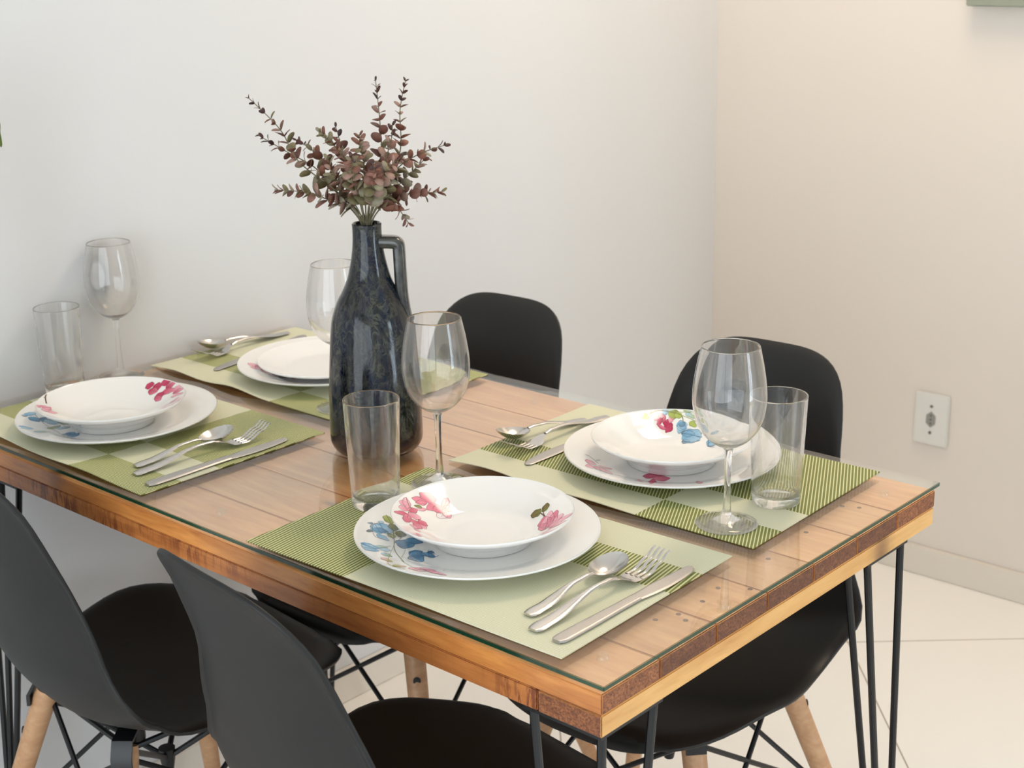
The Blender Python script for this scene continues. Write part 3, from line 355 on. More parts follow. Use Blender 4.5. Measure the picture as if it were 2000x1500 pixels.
lst = [((1.128+TX, .0035+TY, zb), (1.2045+TX, .6545+TY, zt), .8, 0, 1, 'y', 0),
       ((.0045+TX, .0035+TY, zb), (.085+TX, .6545+TY, zt), .4, 0, 1, 'y', 0),
       ((.0865+TX, .004+TY, zb), (1.1265+TX, .083+TY, zt), .55, 2, 1, 'x', 2),
       ((.0865+TX, .575+TY, zb), (1.1265+TX, .6545+TY, zt), .35, 2, 1, 'x', 2),
       ((.56+TX, .0845+TY, zb), (.64+TX, .5735+TY, zt), .6, 0, 1, 'y', 0)]
boards('support_frame', lst, [M_low, M_end, M_lowx], table)
for tops_, foot in ((((1.198, .012), (1.198, .092), (1.115, .012)), (1.18, .020)), (((1.198, .585), (1.198, .505), (1.122, .585)), (1.169, .68)),
                    (((.150, .012), (.195, .012), (.105, .012)), (.062, -.012)), (((.06, .64), (.06, .56), (.143, .64)), (.075, .62))):
    q = MB(); foot = Vector((foot[0]+TX, foot[1]+TY, .006))
    for j, (tx, ty) in enumerate(tops_):
        A = Vector((tx+TX, ty+TY, zb-.002)); off = (A-foot); off.z = 0; off = off.normalized()*.009
        q.tube(smoothpath([A, A.lerp(foot+off, .5), foot+off+Vector((0, 0, .03)), foot+off*.5+Vector((0, 0, .008)), foot+Vector((0, 0, .002))], 5), .0046, 10)
    xs = [t[0] for t in tops_]; yy = [t[1] for t in tops_]
    q.box((min(xs)+TX-.008, max(.005, min(yy)-.008)+TY, zb-.0035), (max(xs)+TX+.005, max(yy)+TY+.008, zb-.0002))
    q.tube([foot+Vector((0, 0, -.006)), foot+Vector((0, 0, .012))], [.008, .007], 12)
    q.build('leg', M_rod, table)
for x, y in ((1.1519, .4433), (1.1586, .3534), (1.1584, .2572), (1.1642, .2208), (1.1624, .1812), (1.1759, .1745), (1.1521, .1564), (1.1856, .2763), (1.1618, .5467), (1.144, .5385)):
    MB().lathe([(0, .0004), (.0026, .0004), (.0032, -.0006), (0, -.0006)], 14).build('nail', M_nail, table).location = (x+TX, y+TY, H0)
# glass sheet on clear pads
gt = empty('table_glass', (.6, .33, TOP), label='clear glass sheet with green edge covering the wooden tabletop', cat='glass sheet')
q = MB().box((.002+TX, 0+TY, -.0052), (1.2102+TX, .6547+TY, 0), bev=.0006)
fm = []
for f in q.f:
    P = [Vector(q.v[i]) for i in f]; nn = (P[1]-P[0]).cross(P[2]-P[0]).normalized(); cc_ = sum(P, Vector())/len(P); fm.append(0 if (abs(nn.z) > .9 or cc_.x < -.55 or cc_.y > .30 and abs(nn.y) > .5) else 1)
mesh_obj('pane', q.v, q.f, [M_pane, M_pedge], gt, smooth=False, fmat=fm)
for x, y in ((1.1634, .0582), (1.19, .2224), (.5858, .0548), (1.165, .60), (.05, .05), (.05, .60), (.6, .61)):
    MB().lathe([(0, 0), (.0050, 0), (.0062, -.0018), (.0066, -.0060), (0, -.0060)], 28).build('bumper', M_pad, gt).location = (x+TX, y+TY, -.0053)

# ------------------------------------------------------------------ placemats
MAT_T = .0011
def placemat(x, y, rz, mat, label, curl):
    nx, ny = 72, 46; a, b = .45, .2957; v = []; f = []
    for t in (0, 1):
        for j in range(ny+1):
            for i in range(nx+1):
                px, py = (i/nx-.5)*a, (j/ny-.5)*b; z = .0004
                for (c0, c1, s, h, side) in curl:
                    e = (py+b/2) if side == 'n' else (b/2-py)
                    if e < .07: z += h*math.exp(-((px-c0)/c1)**2)*(1-e/.07)**2
                v.append((px, py, z+t*MAT_T))
    n1 = (nx+1)*(ny+1); I = lambda t, i, j: t*n1+j*(nx+1)+i
    for j in range(ny):
        for i in range(nx):
            f.append((I(1, i, j), I(1, i+1, j), I(1, i+1, j+1), I(1, i, j+1))); f.append((I(0, i, j+1), I(0, i+1, j+1), I(0, i+1, j), I(0, i, j)))
    for i in range(nx):
        f.append((I(0, i, 0), I(0, i+1, 0), I(1, i+1, 0), I(1, i, 0))); f.append((I(1, i, ny), I(1, i+1, ny), I(0, i+1, ny), I(0, i, ny)))
    for j in range(ny):
        f.append((I(1, 0, j), I(1, 0, j+1), I(0, 0, j+1), I(0, 0, j))); f.append((I(0, nx, j), I(0, nx, j+1), I(1, nx, j+1), I(1, nx, j)))
    o = mesh_obj('placemat', v, f, mat, sharp=40); o.location = (x, y, TOP); o.rotation_euler = (0, 0, rz)
    return tag(o, label, 'placemat', 'checked woven placemats')
placemat(.9188, .1577, .026, M_matA, 'green checked woven placemat nearest the camera, on the near corner of the table', [(.0, .1, 1, .0015, 'n')])
placemat(.9174, .4847, .0265, M_matB, 'green checked woven placemat under the right wine glass and right tumbler', [(-.16, .06, 1, .006, 'n'), (.0, .05, 1, .002, 'n')])
placemat(.2609, .16, -.001, M_matC, 'green checked woven placemat at the left front edge of the table', [(-.12, .07, 1, .005, 'n'), (.1, .07, 1, .003, 'n')])
placemat(.2512, .4973, -.0013, M_matC, 'green checked woven placemat in the far corner by the wall, behind the vase', [(-.16, .05, 1, .005, 'n'), (-.02, .05, 1, .006, 'n')])
MZ = TOP+.0004+MAT_T+.0002

# ------------------------------------------------------------------ plates
D_TOP = [(0, .006), (.082, .0062), (.092, .009), (.102, .0135), (.136, .0215)]
S_TOP = [(0, .0060), (.040, .0065), (.056, .0105), (.070, .0180), (.084, .0265), (.1007, .0350)]
P_TOP = [(0, .0045), (.064, .0048), (.076, .008), (.105, .018)]
def interp(tab, r):
    if r <= tab[0][0]: return tab[0][1]
    for (a, b), (c, d) in zip(tab, tab[1:]):
        if r <= c: return b+(d-b)*(r-a)/(c-a)
    return tab[-1][1]
def smooth_tab(tab):
    n = 60; R = tab[-1][0]
    ys_ = [interp(tab, R*i/n) for i in range(n+1)]
    for _ in range(6): ys_ = [ys_[0]]+[(ys_[i-1]+2*ys_[i]+ys_[i+1])/4 for i in range(1, n)]+[ys_[-1]]
    return [(R*i/n, ys_[i]) for i in range(n+1)]
DT, ST, PT = smooth_tab(D_TOP), smooth_tab(S_TOP), smooth_tab(P_TOP)
def plate_mesh(tab, foot, t):
    R = tab[-1][0]; prof = list(tab[:-1])
    zr = tab[-1][1]; prof += [(R-.0006, zr+.0003), (R, zr-.0006), (R-.0004, zr-.0018)]
    k = len(tab)-4
    for i in range(k, 0, -1):
        r, z = tab[i]
        if r > foot+.004: prof.append((r, z-t))
    prof += [(foot+.003, .0012), (foot+.001, 0), (foot-.002, 0), (foot-.004, .0022), (0, .0024)]
    return MB().lathe(prof, 128)
dm = plate_mesh(DT, .076, .0034); sm = plate_mesh(ST, .053, .0036); pm = plate_mesh(PT, .058, .0030)
PAL = {'pink': srgb(226, 128, 150), 'rose': srgb(200, 62, 100), 'blush': srgb(242, 190, 200), 'blue': srgb(112, 168, 204), 'navy': srgb(52, 104, 146), 'sky': srgb(176, 206, 224),
       'leaf': srgb(172, 186, 96), 'olive': srgb(124, 130, 66), 'brown': srgb(120, 92, 66), 'crimson': srgb(176, 34, 76), 'grey': srgb(110, 124, 132)}
def flower_print(strokes, tab, parent):
    V = []; F = []; Cc = []; lay = 0
    def put(p, h, col):
        R = tab[-1][0]-.0012; r = math.hypot(*p)
        if r > R: p = (p[0]*R/r, p[1]*R/r); r = R
        V.append((p[0], p[1], interp(tab, r)+.00016+h)); Cc.append(col)
    for s in strokes:
        h = .0000035*lay; lay += 1
        if s[0] == 'p':
            a, b, w = Vector(s[1]), Vector(s[2]), s[3]*1.15; d = b-a; L = max(d.length, .002); d = d.normalized() if d.length > 1e-6 else Vector((1, 0)); q = Vector((-d.y, d.x))
            c0, c1 = PAL[s[4]], PAL[s[5]]; nu, nv = 12, 6; base = len(V)
            for i in range(nu+1):
                t = i/nu; ww = w*.5*max(.03, math.sin(PI*min(1, t**.8))**.65)*(1+.14*math.sin(9*t+lay))
                for j in range(nv+1):
                    e = j/nv*2-1; p = a+d*(L*t)+q*(ww*e); k = min(1, t*.9+.25*(e*e))
                    if (i+j+lay) % 3 == 0: k = max(0, k-.18)
                    if abs(e) > .99: k2 = .82
                    else: k2 = 1
                    put(p, h, tuple((c0[m]*(1-k)+c1[m]*k)*k2 for m in range(3))+(1,))
            for e in (-1, 1):
                ob = len(V); oc = tuple(x*.42 for x in c0[:3])+(1,)
                for i in range(nu+1):
                    for w_ in (0, 1):
                        q0 = Vector(V[base+i*(nv+1)+(0 if e < 0 else nv)]); put((q0.x+q.x*e*(w_*.00045-.0001), q0.y+q.y*e*(w_*.00045-.0001)), h+.00003, oc)
                for i in range(nu): o = ob+2*i; F.append((o, o+1, o+3, o+2))
            for i in range(nu):
                for j in range(nv): o = base+i*(nv+1)+j; F.append((o, o+1, o+nv+2, o+nv+1))
        else:
            P = smoothpath([Vector((x, y, 0)) for x, y in s[1]], 6); w = s[2]*.5; col = PAL[s[3]]; base = len(V); col = tuple(x*.8 for x in col[:3])+(1,)
            for i, p in enumerate(P):
                t = (P[min(i+1, len(P)-1)]-P[max(i-1, 0)]); t = t.normalized() if t.length > 1e-7 else Vector((1, 0, 0)); q = Vector((-t.y, t.x))
                for e in (-1, 1): put((p.x+q.x*w*e, p.y+q.y*w*e), h+.00002, col)
            for i in range(len(P)-1): o = base+2*i; F.append((o, o+1, o+3, o+2))
    me = bpy.data.meshes.new('flower_print'); me.from_pydata(V, [], F); me.materials.append(M_print)
    at = me.attributes.new('tone', 'FLOAT_COLOR', 'POINT')
    for i, c in enumerate(Cc): at.data[i].color = c
    bm = bmesh.new(); bm.from_mesh(me)
    for f in bm.faces:
        f.normal_update()
        if f.normal.z < 0: f.normal_flip()
        f.smooth = True
    bm.to_mesh(me); bm.free()
    o = bpy.data.objects.new('flower_print', me); COL.objects.link(o); o.parent = parent; return o
pl = [('d1', .907, .160, 'white dinner plate with blue tulip print on the nearest placemat'),
      ('d2', .9236, .5004, 'white dinner plate with pink orchid print under the bowl behind the right wine glass'),
      ('d3', .235, .150, 'white dinner plate with blurred blue print at the left end of the table'),
      ('d4', .274, .500, 'white dinner plate with dark red print in the far corner, partly behind the vase')]
sl = [('s1', .910, .166, 'white soup plate with pink magnolias and butterflies, nearest the camera'),
      ('s2', .926, .496, 'white soup plate with crimson blossom and blue bellflowers, behind the right wine glass'),
      ('s3', .237, .1415, 'white soup plate with crimson flower cluster at the left end of the table')]
ql = [('s4', .275, .499, 'plain white side plate stacked in the far corner, partly behind the vase')]
for lst, mb, tab, z0, nm, cat, grp in ((pl, dm, DT, MZ, 'dinner_plate', 'plate', 'dinner plates'), (sl, sm, ST, MZ+.0064, 'soup_plate', 'soup plate', 'soup plates'), (ql, pm, PT, MZ+.0064, 'side_plate', 'plate', None)):
    for key, x, y, lab in lst:
        e = mb.build(nm, M_porc, sharp=60); e.location = (x, y, z0); tag(e, lab, cat, grp)
        if key in DECALS:
            st = DECALS[key]; P_ = [[s_[1], s_[2]] if s_[0] == 'p' else s_[1] for s_ in st]; cl = list(range(len(st)))
            for i in range(len(st)):
                for j in range(i):
                    if min(math.dist(a, b_) for a in P_[i] for b_ in P_[j]) < .016:
                        ci, cj = cl[i], cl[j]; cl = [cj if c_ == ci else c_ for c_ in cl]
            for cc in sorted(set(cl)): flower_print([s_ for s_, c_ in zip(st, cl) if c_ == cc], tab, e)

# ------------------------------------------------------------------ cutlery
def strip(st, nseg=10, mi=0, pw=4):
    """st: list of (s, x, half width, z, cup, thickness); closed lofted bar with a dished top"""
    v = []; rows = []
    for (s, x, w, z, cup, t) in st:
        row = []
        for i in range(nseg+1):
            e = i/nseg*2-1; row.append((x+w*e, s, z-cup*(1-e*e)+t/2*(1-abs(e)**pw)))
        for i in range(nseg-1, 0, -1):
            e = i/nseg*2-1; row.append((x+w*e, s, z-cup*(1-e*e)-t/2*(1-abs(e)**pw)))
        rows.append(row); v += row
    n = 2*nseg; f = []
    for k in range(len(st)-1):
        for i in range(n): a = k*n+i; b = k*n+(i+1) % n; f.append((a, b, b+n, a+n))
    f.append(tuple(range(n))); f.append(tuple((len(st)-1)*n+i for i in range(n)))
    return v, f
def curve(tab, s):
    xs = [t[0] for t in tab]
    if s <= xs[0]: return tab[0][1]
    if s >= xs[-1]: return tab[-1][1]
    for i in range(len(tab)-1):
        if s <= xs[i+1]:
            t = (s-xs[i])/(xs[i+1]-xs[i]); t = t*t*(3-2*t) if True else t
            return tab[i][1]*(1-t)+tab[i+1][1]*t
def handle_st(L, ztab, w0, w1):
    wt = [(0, w0*.62), (.003, w0*.86), (.008, w0), (.03, w0*.93), (L*.75, w1), (L, w1*.95)]
    return [(L*i/40, 0, curve(wt, L*i/40), curve(ztab, L*i/40), -.0005, .0026) for i in range(41)]
def make_spoon():
    t = empty('spoon', (0, 0, 0)); L = .150; nk = .100
    z = [(0, .0022), (.02, .0035), (.075, .0125), (.092, .013), (nk, .0118)]
    MB().add(*strip(handle_st(nk, z, .0085, .0034))).build('handle', M_steel, t, sharp=50)
    st = []
    for i in range(31):
        k = i/30; s = nk+(L-nk)*k; w = .0185*math.sqrt(max(0, 1-((k-.52)/.52)**2)) if k < .52 else .0185*math.sqrt(max(0, 1-((k-.52)/.48)**2.1))
        w = max(w, .0032 if k < .3 else .0008); rim = .0118+.0035*k+.004*k**3
        st.append((s, 0, w, rim, .0102*math.sin(PI*min(1, max(.0, k*.96+.02)))**.8, .0012))
    MB().add(*strip(st, 16)).build('bowl', M_steel, t, sharp=60); return t
def make_fork():
    t = empty('fork', (0, 0, 0)); L = .205; nk = .128
    z = [(0, .0022), (.02, .0035), (.10, .0145), (.118, .014), (nk, .0115)]
    MB().add(*strip(handle_st(nk, z, .0090, .0034))).build('handle', M_steel, t, sharp=50)
    zh = [(nk, .0115), (.150, .0045), (.168, .0042), (.19, .0125), (L, .0200)]
    q = MB(); wt = [(nk, .0034), (.136, .0062), (.146, .0115), (.158, .0122)]
    q.add(*strip([(s, 0, curve(wt, s), curve(zh, s), .0008, .0019) for s in [nk+.030*i/14 for i in range(15)]]))
    for k in range(4):
        x = (k-1.5)*.0066
        q.add(*strip([(s, x*(1-.03*i/12), .0023*(1-.45*(i/12)**3), curve(zh, s), 0, .0018) for i, s in enumerate([.157+(L-.157)*j/12 for j in range(13)])], 6))
    q.build('head', M_steel, t, sharp=50); return t
def make_knife():
    t = empty('knife', (0, 0, 0)); L = .2225
    wt = [(0, .0050), (.003, .0076), (.008, .0088), (.03, .0088), (.11, .0072), (.125, .0072)]
    MB().add(*strip([(s, 0, curve(wt, s), .0018, -.0002, .0034) for s in [.125*i/30 for i in range(31)]], pw=16)).build('handle', M_blade, t, sharp=50)
    st = []
    for i in range(31):
        k = i/30; s = .125+(L-.125)*k; w = .0072+.0026*math.sin(PI*min(1, k*1.15)); x = .0012*math.sin(PI*k)
        if k > .86: w *= math.sqrt(max(.006, 1-((k-.86)/.14)**2)); x += -.0012*(k-.86)/.14
        st.append((s, x, w, .0018, 0, .0020*(1-.35*k)))
    MB().add(*strip(st, pw=16)).build('blade', M_blade, t, sharp=50); return t
protos = {'spoon': make_spoon(), 'fork': make_fork(), 'knife': make_knife()}; used = set()
places = [
 ('spoon', (1.070, .206), (1.067, .060), 'steel spoon beside the plate on the nearest placemat'),
 ('fork', (1.0967, .2455), (1.0926, .038), 'steel fork between spoon and knife on the nearest placemat'),
 ('knife', (1.126, .2585), (1.1246, .0353), 'steel table knife at the right edge of the nearest placemat'),
 ('spoon', (.705, .415), (.732, .564), 'steel spoon left of the plate with the crimson blossom print'),
 ('fork', (.744, .392), (.748, .592), 'steel fork half hidden by the plate behind the right wine glass'),
 ('knife', (.784, .380), (.777, .602), 'steel knife with its tip beside the plate behind the right wine glass'),
 ('spoon', (.408, .208), (.400, .0624), 'steel spoon beside the plate at the left end of the table'),
 ('fork', (.435, .254), (.4247, .0445), 'steel fork between spoon and knife at the left front placemat'),
 ('knife', (.4695, .258), (.4677, .0335), 'steel knife at the right edge of the left front placemat'),
 ('spoon', (.030, .445), (.047, .590), 'steel spoon closest to the wall on the far corner placemat'),
 ('fork', (.069, .418), (.0505, .609), 'steel fork beside the far corner plate by the wall'),
 ('knife', (.131, .395), (.090, .612), 'steel knife poking out from under the far corner plate')]
for kind, tip, end, lab in places:
    o = protos[kind] if kind not in used else copy_tree(protos[kind]); used.add(kind)
    o.location = (end[0], end[1], MZ); o.rotation_euler = (0, 0, math.atan2(tip[1]-end[1], tip[0]-end[0])-PI/2)
    tag(o, lab, kind, kind+'s of the place settings' if kind != 'knife' else 'knives of the place settings')

# ------------------------------------------------------------------ glasses
def glass_split(mb, zlim):
    mb.m = [0 if max(mb.v[i][2] for i in f) < zlim else 1 for f in mb.f]; return mb
def make_wine():
    t = empty('wine_glass', (0, 0, 0))
    out = [(.0052, .0905), (.0085, .0925), (.016, .0965), (.025, .1035), (.033, .1140), (.0382, .127), (.0408, .142), (.0412, .153), (.0400, .168), (.0372, .186), (.0342, .200), (.0322, .2088)]
    P = smoothpath([(r, z, 0) for r, z in out], 5); O = [(p.x, p.y) for p in P]
    wall = .0011; I = []
    for i, (r, z) in enumerate(O):
        a = Vector(O[max(i-1, 0)]); b_ = Vector(O[min(i+1, len(O)-1)]); d = (b_-a).normalized(); nn = Vector((-d.y, d.x)); th = wall+.0028*max(0, 1-i/14)
        I.append((r+nn.x*th, z+nn.y*th))
    I = [(max(r, 0), z) for r, z in I if z > .0955 and r > 0.004]
    prof = [(0, .0903), (.004, .0903)]+O+[(.0318, .2094)]+I[::-1]+[(0, I[0][1]-.0004)]
    glass_split(MB().lathe(prof, 96), .1065).build('bowl', [M_glass, M_glass], t, sharp=70)
    MB().lathe([(0, .0120)]+[(r, z) for r, z in ((.0052, .0120), (.0046, .020), (.0039, .035), (.0037, .055), (.0041, .075), (.0050, .087), (.0056, .0900))]+[(0, .0900)], 40).build('stem', M_glass, t, sharp=70)
    MB().lathe([(0, .0006), (.030, .0003), (.0345, 0), (.0356, .0008), (.0350, .0016), (.028, .0030), (.018, .0055), (.010, .0085), (.0058, .0117), (0, .0117)], 96).build('foot', M_glass, t, sharp=70)
    return t
w0 = make_wine()
for i, (x, y, lab) in enumerate(((1.085, .382, 'empty stemmed wine glass at the right, in front of the tumbler'), (.742, .269, 'empty wine glass standing just right of the blue vase'),
        (.038, .288, 'empty wine glass against the white wall beside the left tumbler'), (.423, .395, 'empty wine glass half hidden behind the left side of the vase'))):
    o = w0 if i == 0 else copy_tree(w0); o.location = (x, y, MZ); tag(o, lab, 'wine glass', 'wine glasses')
tum = [(0, .0006), (.022, .0003), (.0262, 0), (.0278, .0015), (.0284, .006)]+[(.02843, .0072)]+[(.0284+(.0331-.0284)*k/16, .006+.124*k/16) for k in range(1, 16)]+[(.03307, .1292), (.03312, .1302), (.0330, .1311), (.0326, .1316), (.0320, .1316), (.0316, .1311), (.03152, .1302), (.03148, .1292)]
tum += [(.0315-(.0315-.0266)*k/16, .130-(.130-.018)*k/16) for k in range(1, 16)]+[(.02665, .0195), (.0264, .0168), (.0258, .0145), (.0245, .0110), (.018, .0092), (0, .0088)]
tb = glass_split(MB().lathe(tum, 96), .0165)
t0 = None
for x, y, lab, z in ((.731, .172, 'straight clear tumbler in front of the blue vase', MZ), (1.092, .474, 'straight clear tumbler behind the right wine glass', MZ), (.045, .186, 'straight clear tumbler by the wall at the far left', MZ)):
    if t0 is None: t0 = o = tb.build('tumbler', [M_glass, M_glass], sharp=70)
    else: o = t0.copy(); COL.objects.link(o)
    o.location = (x, y, z); tag(o, lab, 'tumbler', 'water tumblers')

# ------------------------------------------------------------------ vase and sprigs
VX, VY = .5845, .3125
vase = empty('vase', (VX, VY, TOP+.0003), math.radians(42), label='dark mottled blue ceramic bottle vase with square handle holding dried sprigs', cat='vase')
out = [(.048, 0), (.0545, .004), (.0592, .012), (.0605, .022), (.0600, .055), (.0580, .10), (.0548, .140), (.0522, .165), (.0496, .179), (.0430, .198), (.0345, .214), (.0280, .229), (.0238, .245), (.0205, .262), (.0188, .278), (.0185, .292), (.0188, .2985)]
P = smoothpath([(r, z, 0) for r, z in out], 5); O = [(p.x, p.y) for p in P]
inn = [(.0172, .2998), (.0152, .2985), (.0148, .28), (.0160, .262), (.020, .24), (.030, .214), (.043, .185), (.052, .10), (.052, .02), (0, .012)]
MB().lathe([(0, .002), (.044, .002)]+O+inn, 96).build('body', M_vase, vase, sharp=75)
path = smoothpath([(.0150, 0, .2755), (.026, 0, .2750), (.0345, 0, .2742), (.0378, 0, .2722), (.0392, 0, .2685), (.0396, 0, .255), (.0400, 0, .235), (.0408, 0, .21), (.0425, 0, .190), (.0450, 0, .174)], 6)
v = []; f = []; n_ = 16
for i, p in enumerate(path):
    t = (path[min(i+1, len(path)-1)]-path[max(i-1, 0)]).normalized(); nn = Vector((t.z, 0, -t.x))
    for k in range(n_):
        a = 2*PI*k/n_; ca, sa = math.cos(a), math.sin(a)
        v.append(p+nn*(math.copysign(abs(ca)**.55, ca)*.0080)+Vector((0, 1, 0))*(math.copysign(abs(sa)**.55, sa)*.0115))
for i in range(len(path)-1):
    for k in range(n_): f.append((i*n_+k, i*n_+(k+1) % n_, (i+1)*n_+(k+1) % n_, (i+1)*n_+k))
f += [tuple(range(n_)), tuple((len(path)-1)*n_+k for k in range(n_))]
mesh_obj('handle', v, f, M_handle, vase, sharp=60)
special = {4: 'dried sprig with a small crossed tip, above the left cluster', 5: 'dried sprig whose pale round leaves stand up left of centre', 12: 'reddish dried sprig between the two tall upright ones', 16: 'dried sprig branching right, just above the vase handle', 17: 'dried sprig leaning left, in front of the left cluster', 0: 'dried sprig reaching furthest up to the left', 1: 'dried sprig just below the leftmost high one', 2: 'dried sprig pointing low to the left above the vase',
 6: 'left of the two tall upright dried sprigs', 7: 'right of the two tall upright dried sprigs', 8: 'dried sprig arching to the upper right', 9: 'dried sprig pointing flat to the right, out of focus',
 10: 'short dried sprig drooping right over the vase handle', 3: 'dried sprig with rounded olive top leaves left of centre'}
red = [srgb(126, 80, 64), srgb(136, 94, 80), srgb(104, 64, 50), srgb(158, 126, 112)]; olv = [srgb(124, 114, 82), srgb(140, 132, 104), srgb(106, 98, 66), srgb(158, 148, 126)]; dk = [srgb(78, 40, 36), srgb(64, 42, 42)]
for si, st in enumerate(STEMS):
    rnd = random.Random(100+si)
    b0 = Vector(st[0]); pts = [Vector((b0.x*.4, b0.y*.4, -.09)), Vector((b0.x*.8, b0.y*.8, -.02))]+[Vector(p) for p in st]
    P = smoothpath(pts, 8); L = [0]
    for a, b_ in zip(P, P[1:]): L.append(L[-1]+(b_-a).length)
    tot = L[-1]; mouth = .09+.012
    e = empty('dried_sprig', (VX-.0035, VY-.0005+.003, TOP+.298), label=special.get(si, 'short reddish dried eucalyptus sprig in the middle of the vase bunch'), cat='dried sprig', group='dried eucalyptus sprigs in the vase')
    MB().tube(P, [.0013*(1-.6*l/tot) for l in L], 6).build('stem', M_stem, e)
    def at(s):
        for i in range(len(L)-1):
            if s <= L[i+1]: k = (s-L[i])/(L[i+1]-L[i]); return P[i].lerp(P[i+1], k), (P[i+1]-P[i]).normalized()
        return P[-1], (P[-1]-P[-2]).normalized()
    V = []; F = []; Cc = []; long_ = (tot-mouth) > .13
    s = mouth+(.055 if si in (0,) else .022 if long_ else .014); ang = rnd.random()*PI
    while s < tot-.001:
        k = (s-mouth)/(tot-mouth); p, t = at(s)
        R = (.0070*(1-k)**.5+.0020) if long_ else (.0062*(1-k)**.35+.0024)
        n1 = t.orthogonal().normalized(); n2 = t.cross(n1)
        for side in (0, 1):
            a = ang+side*PI+rnd.uniform(-.3, .3); d = (n1*math.cos(a)+n2*math.sin(a)); lift = rnd.uniform(.25, .75) if k < .85 else rnd.uniform(.5, 1.0)
            dd = (d*math.cos(lift)+t*math.sin(lift)).normalized(); w = dd.cross(t).normalized(); nrm = dd.cross(w).normalized()
            tw = rnd.uniform(-.5, .5); w = (w*math.cos(tw)+nrm*math.sin(tw)); nrm = dd.cross(w)
            rr = R*rnd.uniform(.85, 1.15); asp = .92 if k < .7 else .55
            pr = min(1, max(0, (k-.15)*1.5+rnd.uniform(-.35, .35))) if long_ else rnd.uniform(.2, 1)
            pool = dk if (k > .82 and long_) else (red if rnd.random() < pr else olv); col = rnd.choice(pool); br_ = rnd.uniform(.8, 1.15); col = tuple(c*br_ for c in col[:3])+(1,)
            base = len(V); cen = p+dd*(rr*1.12)
            V.append(cen+nrm*(-rr*.16)); Cc.append(tuple(c*1.1 for c in col[:3])+(1,)); m_ = 12
            for j in range(m_):
                a2 = 2*PI*j/m_; V.append(cen-dd*(rr*math.cos(a2)*1.05)+w*(rr*asp*math.sin(a2))+nrm*(rr*.10*math.cos(2*a2))); Cc.append(tuple(c*(.85 if j % 2 else 1) for c in col[:3])+(1,))
            for j in range(m_): F.append((base, base+1+j, base+1+(j+1) % m_))
            c2 = len(V); V += [p-w*.0004, p+w*.0004, cen-dd*rr+w*.0004, cen-dd*rr-w*.0004]; Cc += [col]*4; F.append((c2, c2+1, c2+2, c2+3))
        ang += PI/2+rnd.uniform(-.2, .2); s += (.0135-.005*k)*rnd.uniform(.85, 1.1) if long_ else (.0090-.003*k)
    me = bpy.data.meshes.new('leaves'); me.from_pydata([tuple(q) for q in V], [], F); me.materials.append(M_leaf)
    at_ = me.attributes.new('tone', 'FLOAT_COLOR', 'POINT')
    for i, c in enumerate(Cc): at_.data[i].color = c
    for p_ in me.polygons: p_.use_smooth = True
    o = bpy.data.objects.new('leaves', me); COL.objects.link(o); o.parent = e
    sol = o.modifiers.new('thick', 'SOLIDIFY'); sol.thickness = .0004

# ------------------------------------------------------------------ chairs
prof0 = [(.216, .412), (.211, .430), (.195, .440), (.12, .437), (.03, .428), (-.06, .424), (-.125, .432), (-.170, .460), (-.196, .510), (-.214, .580), (-.232, .655), (-.252, .735), (-.272, .800), (-.284, .830)]
prof = [(y-(-0.0174)*max(0, (z-.46)/.37), z+(0.0037)+(-0.0010)*max(0, (z-.46)/.37)) for y, z in prof0]
PP = smoothpath([(0, y, z) for y, z in prof], 10); PL = [0]
for a, b_ in zip(PP, PP[1:]): PL.append(PL[-1]+(b_-a).length)
def pat(v):
    s = (v+1)/2*PL[-1]
    for i in range(len(PL)-1):
        if s <= PL[i+1]+1e-9:
            k = (s-PL[i])/(PL[i+1]-PL[i]); return PP[i].lerp(PP[i+1], k), (PP[i+1]-PP[i]).normalized()
    return PP[-1], (PP[-1]-PP[-2]).normalized()
WT = [(-1, 0.228), (-0.6, 0.2323), (-0.2, 0.1994), (0.1, 0.216), (0.35, 0.1828), (0.65, 0.154), (1, 0.1649)]
LT = [(-1, 0.0022), (-0.6, 0.0422), (-0.25, 0.0254), (0, 0.0473), (0.25, 0.0332), (0.55, 0.0356), (0.8, 0.0294), (1, 0.0181)]
def lin(tab, x):
    return interp(tab, x) if x > tab[0][0] else tab[0][1]
